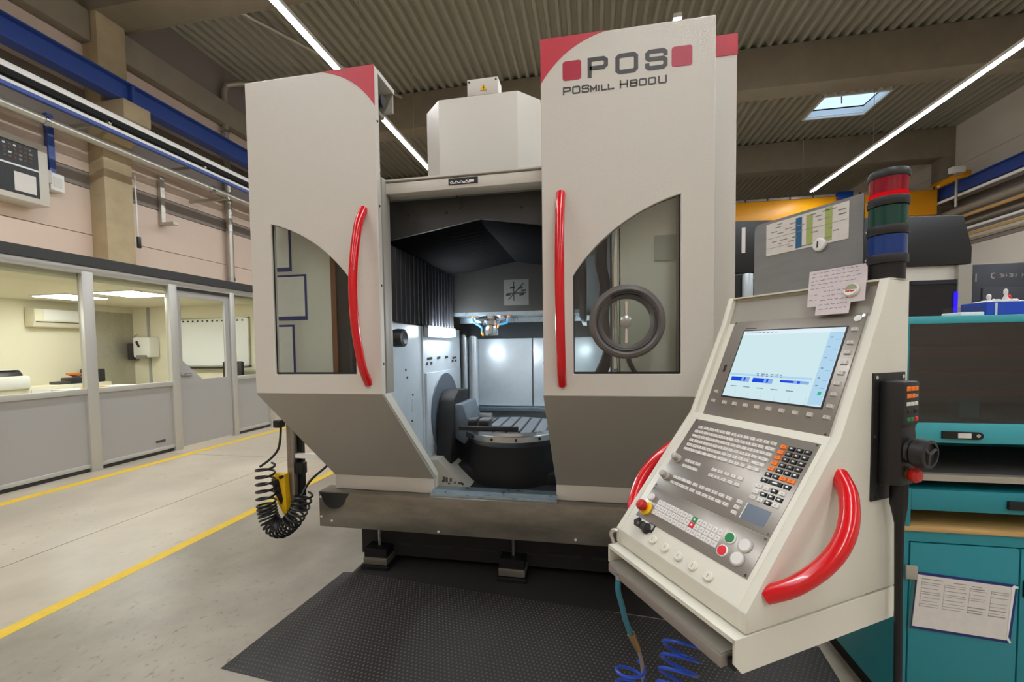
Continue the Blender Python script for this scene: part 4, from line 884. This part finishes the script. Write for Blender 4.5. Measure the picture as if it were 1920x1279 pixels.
hkey(.447, 1.395, 11, 10, 'green'); hkey(.462, 1.395, 11, 10, 'green'); hkey(.478, 1.395, 10, 11, 'red')
hw = MB().lathe([(.022, 0), (.030, .002), (.030, .010), (.027, .011), (.027, .014), (.034, .015), (.034, .040), (.031, .042), (.026, .042), (.026, .036), (.002, .036)], (W+.052, .461, 1.318), 'x', 28).build('handwheel', 'black_plastic', t)
for k in range(3):
    q = k*2.094+.4; MB().cyl((W+.090, .461, 1.318), (W+.090, .461+.026*math.cos(q), 1.318+.026*math.sin(q)), .004, 6).build('wheel_spoke', 'letter_grey', hw)
MB().lathe([(.012, 0), (.012, .006), (.016, .010), (.0175, .018), (.013, .025), (.003, .026)], (W+.050, .461, 1.262), 'x', 20).build('stop_button', 'estop_red', t); MB().cyl((W+.050, .461, 1.262), (W+.056, .461, 1.262), .015, 20).build('stop_collar', 'brass', t)
MB().tube([(W+.03, .470, 1.235), (W+.03, .470, 1.18), (W+.03, .472, 1.17), (W+.03, .475, 1.13), (W+.03, .478, .98), (W+.03, .486, .75), (W+.03, .49, .45), (W+.02, .5, .05)], [.018, .018, .016, .010, .0085, .0085, .0085, .0085], 10).build('cable', 'black', t)
# signal tower
t = cthing('signal_tower', 'round signal tower with red, green and blue tiers on the console', 'signal tower', .449, .514, 1.739)
c = (.449, .514, 1.739); R = .0400
MB().lathe([(R*.93, 0), (R*.93, .046), (R*.5, .048)], c, 'z', 36).build('base', 'black', t)
for k, (m, z) in enumerate((('lens_blue', .052), ('lens_green', .124), ('lens_red', .196))):
    rg = MB().lathe([(R*1.03, -.008), (R*1.06, -.004), (R*1.06, .010), (R*1.03, .014)], (c[0], c[1], c[2]+z-.004), 'z', 36).build('tier_ring', 'black_plastic', t)
    MB().lathe([(R*.98, .010), (R*.98, .058), (R*.6, .060)], (c[0], c[1], c[2]+z), 'z', 36).build('lens', m, t)
    if m == 'lens_red': MB().lathe([(R*.99, .010), (R*.99, .020)], (c[0], c[1], c[2]+z), 'z', 36).build('lit_band', 'lens_lit', t)
    MB().cyl((c[0]-.025, c[1]-.0365, c[2]+z), (c[0]-.026, c[1]-.039, c[2]+z), .003, 8).build('ring_screw', 'chrome', t)
MB().lathe([(R*1.03, 0), (R*1.05, .004), (R*1.05, .014), (R*.95, .020), (R*.4, .022)], (c[0], c[1], c[2]+.254), 'z', 36).build('cap', 'black_plastic', t)
# document board with printed plan, magnets and notes
bd = cthing('document_board', 'grey sheet metal board standing on the console top', 'board', .25, .503, 1.739)
r = .02
MB().prism(arc(.075+r, 1.975-r, r, 180, 90, 6)+[(.402, 1.975), (.402, 1.739), (.075, 1.739)], 'y', .500, .503).build('sheet', 'board_grey', bd)
B(.28, .38, .503, .53, 1.739, 1.745).build('foot', 'board_grey', bd); B(.09, .19, .503, .53, 1.739, 1.745).build('foot', 'board_grey', bd)
t = cthing('plan_sheet', 'printed schedule with blue and green columns on the grey board', 'paper', .245, .499, 1.862)
B(.120, .367, .4985, .4995, 1.864, 1.966).build('paper', 'paper', t)
fr = lambda u, v, n: (u, .4985-n, v)
MB().strokes([[(.228, 1.878), (.228, 1.950)]], fr, .019, .0001, .0004).build('blue_column', 'print_blue', t)
MB().strokes([[(.260, 1.884), (.260, 1.950)], [(.314, 1.880), (.314, 1.955)]], fr, .019, .0001, .0004).build('green_column', 'print_green', t)
mb = MB(); mb.strokes([[(.122, 1.918), (.365, 1.918)], [(.122, 1.887), (.20, 1.887)]], fr, .0012, .0003, .0006)
for k in range(40): u = .126+.23*random.random(); v = random.choice([1.872, 1.88, 1.895, 1.905, 1.928, 1.936, 1.948, 1.957]); mb.strokes([[(u, v), (min(.36, u+.006+.012*random.random()), v)]], fr, .003, .0003, .0006)
mb.build('print', 'ink_grey', t)
t = cthing('round_magnet', 'white round magnet below the printed schedule', 'magnet', .292, .495, 1.845)
MB().lathe([(.0185, 0), (.0185, .006), (.015, .009), (.002, .0095)], (.292, .4985, 1.864), 'y', 26, -1).build('body', 'white', t); MB().strokes([[(.290, 1.857), (.291, 1.871)]], lambda u, v, n: (u, .4885-n, v), .004, .0002, .0006).build('mark', 'letter_grey', t)
# hand-written notes hanging over the upper edge
def note(name, label, poly, n0, n1, lines, m='paper_pink'):
    t = cthing(name, label, 'paper', .35, .45, 1.66); MB().prism([(a/1000, b/1000) for a, b in poly], 'z', n0, n1).build('paper', m, t, M=FT)
    mb = MB()
    for (u0, u1, s) in lines:
        u = u0
        pts = []
        while u < u1: pts.append((u/1000, (s+random.uniform(-1.6, 1.6)+(u-u0)*.02)/1000)); u += 1.7
        k = 0
        while k < len(pts)-2: L = random.randint(4, 9); mb.strokes([pts[k:k+L]], lambda a, b, n: (a, b, n1+n), .0011, .0001, .0003); k += L+2
    mb.build('handwriting', 'ink', t, M=FT)
note('hand_note', 'larger hand-written note held on the console by a magnet', [(293, 30), (438, 36), (423, 142), (272, 143)], .0015, .002, [(285, 405, 134), (285, 412, 122), (286, 415, 110), (288, 412, 98), (290, 350, 86), (292, 330, 66), (294, 320, 50)])
note('hand_note', 'smaller hand-written note overlapping the lower right of the larger one', [(322, 3), (408, 3), (404, 84), (311, 84)], .0026, .0031, [(330, 395, 74), (328, 396, 60), (326, 396, 47), (326, 398, 33), (327, 400, 20)])
t = cthing('round_magnet', 'round picture magnet pinning the hand-written notes', 'magnet', .403, .45, 1.70)
MB().lathe([(.0185, 0), (.0185, .005), (.016, .0075), (.002, .008)], (.403, .067, .0032), 'z', 28).build('body', 'magnet_back', t, M=FT)
MB().prism(arc(.403, .067, .0148, 0, 180, 14), 'z', .0112, .0117).build('green_half', 'magnet_green', t, M=FT); MB().prism(arc(.403, .0655, .0145, 180, 360, 14), 'z', .0112, .0117).build('white_half', 'white', t, M=FT)
MB().prism([(.391, .0645), (.415, .0645), (.413, .0605), (.406, .059), (.403, .062), (.400, .059), (.393, .0605)], 'z', .0117, .0120).build('red_mark', 'paint_red', t, M=FT)
# compressed air line with blue coils under the console
t = thing('air_hose', 'teal air line with brass coupling hanging under the console front', 'hose', (.1, 1.3, .5))
MB().tube(spline([(.080, 1.31, .872), (.078, 1.305, .83), (.088, 1.30, .79), (.10, 1.30, .74), (.116, 1.30, .698)], 5), .0085, 10).build('hose', 'hose_teal', t)
MB().lathe([(.007, 0), (.010, .004), (.010, .018), (.006, .02)], (.080, 1.31, .858), 'z', 12).build('union', 'steel', t)
MB().tube([(.116, 1.30, .700), (.124, 1.30, .682), (.136, 1.30, .655), (.140, 1.30, .645)], [.012, .011, .010, .006], 12).build('coupling', 'brass', t)
MB().tube(spline([(.139, 1.30, .648), (.148, 1.30, .61), (.151, 1.30, .57), (.150, 1.29, .50), (.13, 1.28, .40)], 5), .006, 8).build('tail', 'hose_grey', t)
t = thing('spiral_hose', 'blue spiral hose loops hanging nearest the teal air line', 'hose', (.1, 1.26, .3), 'blue spiral air hoses')
MB().tube(helix([(.115, 1.30, .60), (.112, 1.29, .55), (.115, 1.27, .48), (.13, 1.25, .38)], .042, 7, 18, .6), .0045, 8).build('coil', 'hose_blue', t)
t = thing('spiral_hose', 'stretched blue spiral hose slanting under the console tray', 'hose', (.2, 1.2, .3), 'blue spiral air hoses')
MB().tube(helix([(.240, 1.19, .765), (.215, 1.13, .69), (.186, 1.07, .615), (.15, 1.0, .52)], .046, 10, 20, 2.2), .0045, 8).build('coil', 'hose_blue', t)

# ------------------------------------------------------------------ teal workshop cabinet
BX, BY = 1.213, 1.908
t = thing('tool_cabinet', 'teal workshop cabinet with smoked glass front, drawers and plywood ledge', 'cabinet', (1.8, 2.2, 0))
X2 = 2.42
MB().plate([(BX, .08), (X2, .08), (X2, .832), (BX, .832)], [[(1.238, .10), (1.803, .10), (1.803, .788), (1.238, .788)], [(1.81, .10), (2.39, .10), (2.39, .788), (1.81, .788)]], 'y', BY, BY+.03).build('lower_frame', 'teal', t, bevel=.002)
B(BX, X2, BY+.03, 2.50, .08, .832).build('lower_body', 'teal', t); B(BX+.02, X2-.02, BY+.04, 2.48, 0, .08).build('plinth', 'black_matt', t)
for k, (a, b) in enumerate(((1.241, 1.601), (1.606, 2.0), (2.005, 2.385))):
    d = B(a, b, BY-.004, BY+.02, .104, .784).build('door', 'teal', t, bevel=.003); B(a+.006, a+.03, BY-.012, BY-.004, .60, .665).build('door_handle', 'black', d, bevel=.003) if k else None
B(BX-.004, X2, BY-.006, 2.50, .832, .848).build('plywood_ledge', 'wood', t, bevel=.001)
B(BX, 1.241, BY, 2.50, .848, 1.0).build('side_frame', 'teal', t, bevel=.002); B(BX, 1.221, BY, 2.50, 1.0, 1.647).build('side_frame', 'teal', t); B(X2-.03, X2, BY, 2.50, .848, 1.647).build('side_frame', 'teal', t)
B(1.241, X2-.03, 2.46, 2.50, .848, 1.647).build('back_panel', 'teal', t)
dr = B(1.241, X2-.03, BY, BY+.3, .915, .998).build('drawer', 'teal', t, bevel=.003); B(1.555, 1.68, BY-.012, BY, .935, .968).build('drawer_pull', 'black', dr, bevel=.003)
B(1.221, X2-.03, BY-.01, BY+.02, 1.037, 1.062).build('shelf_edge', 'galv', t); B(1.241, X2-.03, BY+.02, 2.46, 1.037, 1.058).build('work_shelf', 'shelf_mat', t)
rl = B(1.221, X2-.03, BY-.003, BY+.03, 1.185, 1.262).build('door_rail', 'teal_light', t, bevel=.003)
hp = [(1.333, 1.203)]+[(1.445, 1.201)]+arc(1.452, 1.216, .014, -70, 70, 6)+[(1.333, 1.232)]
MB().prism(hp, 'y', BY-.012, BY-.003).build('latch_pull', 'black', rl); B(1.382, 1.425, BY-.0135, BY-.012, 1.207, 1.226).build('latch_label', 'paper', rl); MB().cyl((1.448, BY-.014, 1.217), (1.448, BY-.012, 1.217), .007, 10).build('latch_lock', 'chrome', rl)
B(1.221, X2-.03, BY+.004, BY+.010, 1.262, 1.647).build('glass_front', 'smoked_glass', t)
B(1.241, X2-.03, BY+.012, BY+.05, 1.54, 1.56).build('inner_rail', 'dark_body', t)
B(BX, X2, BY-.004, 2.50, 1.647, 1.676).build('cabinet_top', 'teal_light', t, bevel=.003)
B(1.241, X2-.03, BY+.05, 2.46, 1.262, 1.27).build('inner_shelf', 'teal', t)
for k in range(3): B(1.30, 2.3, 2.35, 2.36, 1.33+k*.09, 1.345+k*.09).build('tool_rail', 'wall_band', t)
tag(B(1.46, 1.53, 2.0, 2.08, 1.27, 1.34).build('carton', 'teal_light', bevel=.004), 'small pale blue carton behind the smoked glass', 'carton')
tag(B(1.28, 1.32, 2.0, 2.04, 1.27, 1.30).build('tool_tip', 'galv', bevel=.004), 'small metal part low behind the smoked glass', 'tool part')
# framed data sheet on the door
DM = Matrix.Translation((1.42, BY-.005, .543)) @ Matrix.Rotation(math.radians(4.3), 4, 'Y')
t = thing('data_sheet_pocket', 'blue edged sheet pocket with printed tables on the teal door', 'document pocket', (1.42, BY-.005, .543))
B(-.166, .166, -.004, 0, -.115, .115).build('backing', 'blue_tape', t, M=DM); B(-.164, .150, -.0055, -.004, -.104, .106).build('sheet', 'paper', t, M=DM)
fr = lambda u, v, n: (u, -.0055-n, v); mb = MB()
for u0, u1 in ((-.148, -.082), (-.07, .004), (.014, .072), (.084, .142)):
    for v in (.078, .070, .055, .040, .032, .018, .004, -.008, -.018): 
        if random.random() < .85: mb.strokes([[(u0, v), (u1-random.random()*.012, v)]], fr, random.choice([.0016, .002, .0036]), .0002, .0005)
    mb.strokes([[(u0, .078), (u0, -.02)]], fr, .001, .0002, .0005)
mb.strokes([[(-.148, .092), (-.08, .092)], [(-.04, .09), (.0, .09)], [(.02, .088), (.05, .088)]], fr, .003, .0002, .0005); mb.build('print', 'ink_grey', t, M=DM)
B(-.180, -.164, -.006, 0, -.115, .10).build('clear_edge', 'window_glass', t, M=DM)
MB().prism([(.146, .108), (.152, .115), (.166, .112), (.166, .106), (.156, .104), (.154, -.09), (.166, -.108), (.162, -.114), (.150, -.10)], 'y', -.0075, -.0056).build('flap', 'white', t, M=DM)
tag(B(1.222, 1.262, BY-.014, BY-.004, .640, .695).build('magnet_clip', 'galv', bevel=.002), 'small grey clip at the upper left of the sheet pocket', 'clip')
# things on top of the cabinet
t = thing('blue_bin', 'blue plastic bin full of small parts on the teal cabinet', 'bin', (1.62, 2.06, 1.676))
MB().plate([(1.54, 2.0), (1.70, 2.0), (1.70, 2.12), (1.54, 2.12)], [[(1.545, 2.005), (1.695, 2.005), (1.695, 2.115), (1.545, 2.115)]], 'z', 1.676, 1.732).build('wall', 'hose_blue', t); B(1.54, 1.70, 2.0, 2.12, 1.676, 1.682).build('floor', 'hose_blue', t)
B(1.568, 1.575, 1.998, 2.0, 1.680, 1.728).build('label', 'paper', t)
t2 = thing('clear_box', 'clear plastic box with white lid beside the blue bin', 'box', (1.5, 2.05, 1.676)); B(1.455, 1.535, 2.0, 2.10, 1.676, 1.694).build('lid', 'white', t2, bevel=.004); B(1.46, 1.53, 2.005, 2.095, 1.694, 1.715).build('tub', 'window_glass', t2)
for x, y, r, h, m, lb in ((1.585, 2.05, .012, .085, 'white', 'white pointed bottle in the blue bin, leftmost'), (1.61, 2.06, .012, .066, 'white', 'short white bottle in the middle of the blue bin'), (1.642, 2.05, .011, .105, 'paper', 'tall white capped bottle in the blue bin'), (1.662, 2.06, .010, .082, 'red', 'red capped bottle at the right of the blue bin')):
    b = thing('small_bottle', lb, 'bottle', (x, y, 1.682), 'bottles in the blue bin'); MB().lathe([(r, 0), (r, h*.6), (r*.5, h*.72), (r*.45, h*.8)], (x, y, 1.682), 'z', 14).build('bottle', 'paper', b); MB().lathe([(r*.62, 0), (r*.6, h*.14), (r*.2, h*.2)], (x, y, 1.682+h*.8), 'z', 12).build('cap', m, b)
for k in range(5): 
    x = 1.56+k*.028; tag(B(x, x+.022, 2.02, 2.1, 1.683, 1.738+.006*(k % 2)).build('parts_bag', 'white', bevel=.006), ['leftmost', 'second', 'middle', 'fourth', 'rightmost'][k]+' white parts bag in the blue bin', 'bag', 'parts bags in the blue bin')

# ------------------------------------------------------------------ machines in the background
t = thing('machining_centre', 'tall dark grey and white machine behind the signal tower', 'machine', (2.6, 5.6, 0))
B(1.52, 3.70, 5.02, 6.4, 0, 2.34).build('body', 'paint_light', t, bevel=.01)
MB().prism([(1.52, 2.34), (3.70, 2.34), (3.70, 2.50), (3.62, 2.82), (1.52, 2.90)], 'y', 4.98, 6.3).build('upper_cover', 'dark_body', t, bevel=.01)
B(1.52, 2.6, 4.99, 5.02, .5, 2.32).build('front_door', 'dark_body', t); B(3.19, 3.58, 4.985, 5.02, .6, 2.19).build('window_panel', 'black', t); B(3.19, 3.58, 4.975, 4.99, 2.15, 2.19).build('window_rail', 'dark_navy', t)
B(3.56, 3.585, 4.97, 4.985, 1.6, 2.07).build('status_light', 'led_blue', t); B(3.585, 3.70, 4.97, 5.02, .2, 2.33).build('corner_column', 'paint_grey', t)
B(1.595, 1.63, 4.965, 4.985, 2.55, 2.82).build('white_label', 'paper', t)
B(1.60, 1.70, 4.9, 4.99, 1.9, 2.33).build('side_hatch', 'inner_wall', t, bevel=.03)
gg = MB().lathe([(.05, 0), (.05, .03), (.04, .035)], (1.765, 4.985, 2.20), 'y', 20, -1).build('gauge', 'brass', t); B(1.72, 1.80, 4.96, 4.985, 2.27, 2.30).build('label', 'paper', t)
t = thing('dark_machine', 'dark navy machine with small white lettering at the right edge', 'machine', (4.7, 5.4, 0))
B(3.72, 5.6, 5.0, 6.2, 0, 2.335).build('body', 'dark_navy', t, bevel=.01); B(3.80, 5.5, 4.985, 5.0, .4, 2.10).build('front_panel', 'dark_navy', t, bevel=.004)
fr = pos_frame(5.0); x = 3.90
MB().strokes([[(x, 2.24), (x-.02, 2.235), (x-.02, 2.20), (x, 2.19)]], fr, .010, .001, .003).build('bracket_mark', 'paint_grey', t); x = 3.95
for k in range(13):
    if k != 6: MB().strokes([[(x, 2.20), (x, 2.228)], [(x, 2.214), (x+.012, 2.214)]] if k % 3 else [[(x, 2.20), (x+.014, 2.20), (x+.014, 2.228), (x, 2.228)]], fr, .007, .001, .003).build('letter', 'paint_grey', t)
    x += .026
MB().strokes([[(x+.03, 2.24), (x+.05, 2.235), (x+.05, 2.20), (x+.03, 2.19)]], fr, .010, .001, .003).build('bracket_mark', 'paint_grey', t)
B(3.745, 3.755, 4.995, 5.0, 2.16, 2.24).build('mark', 'paint_grey', t)
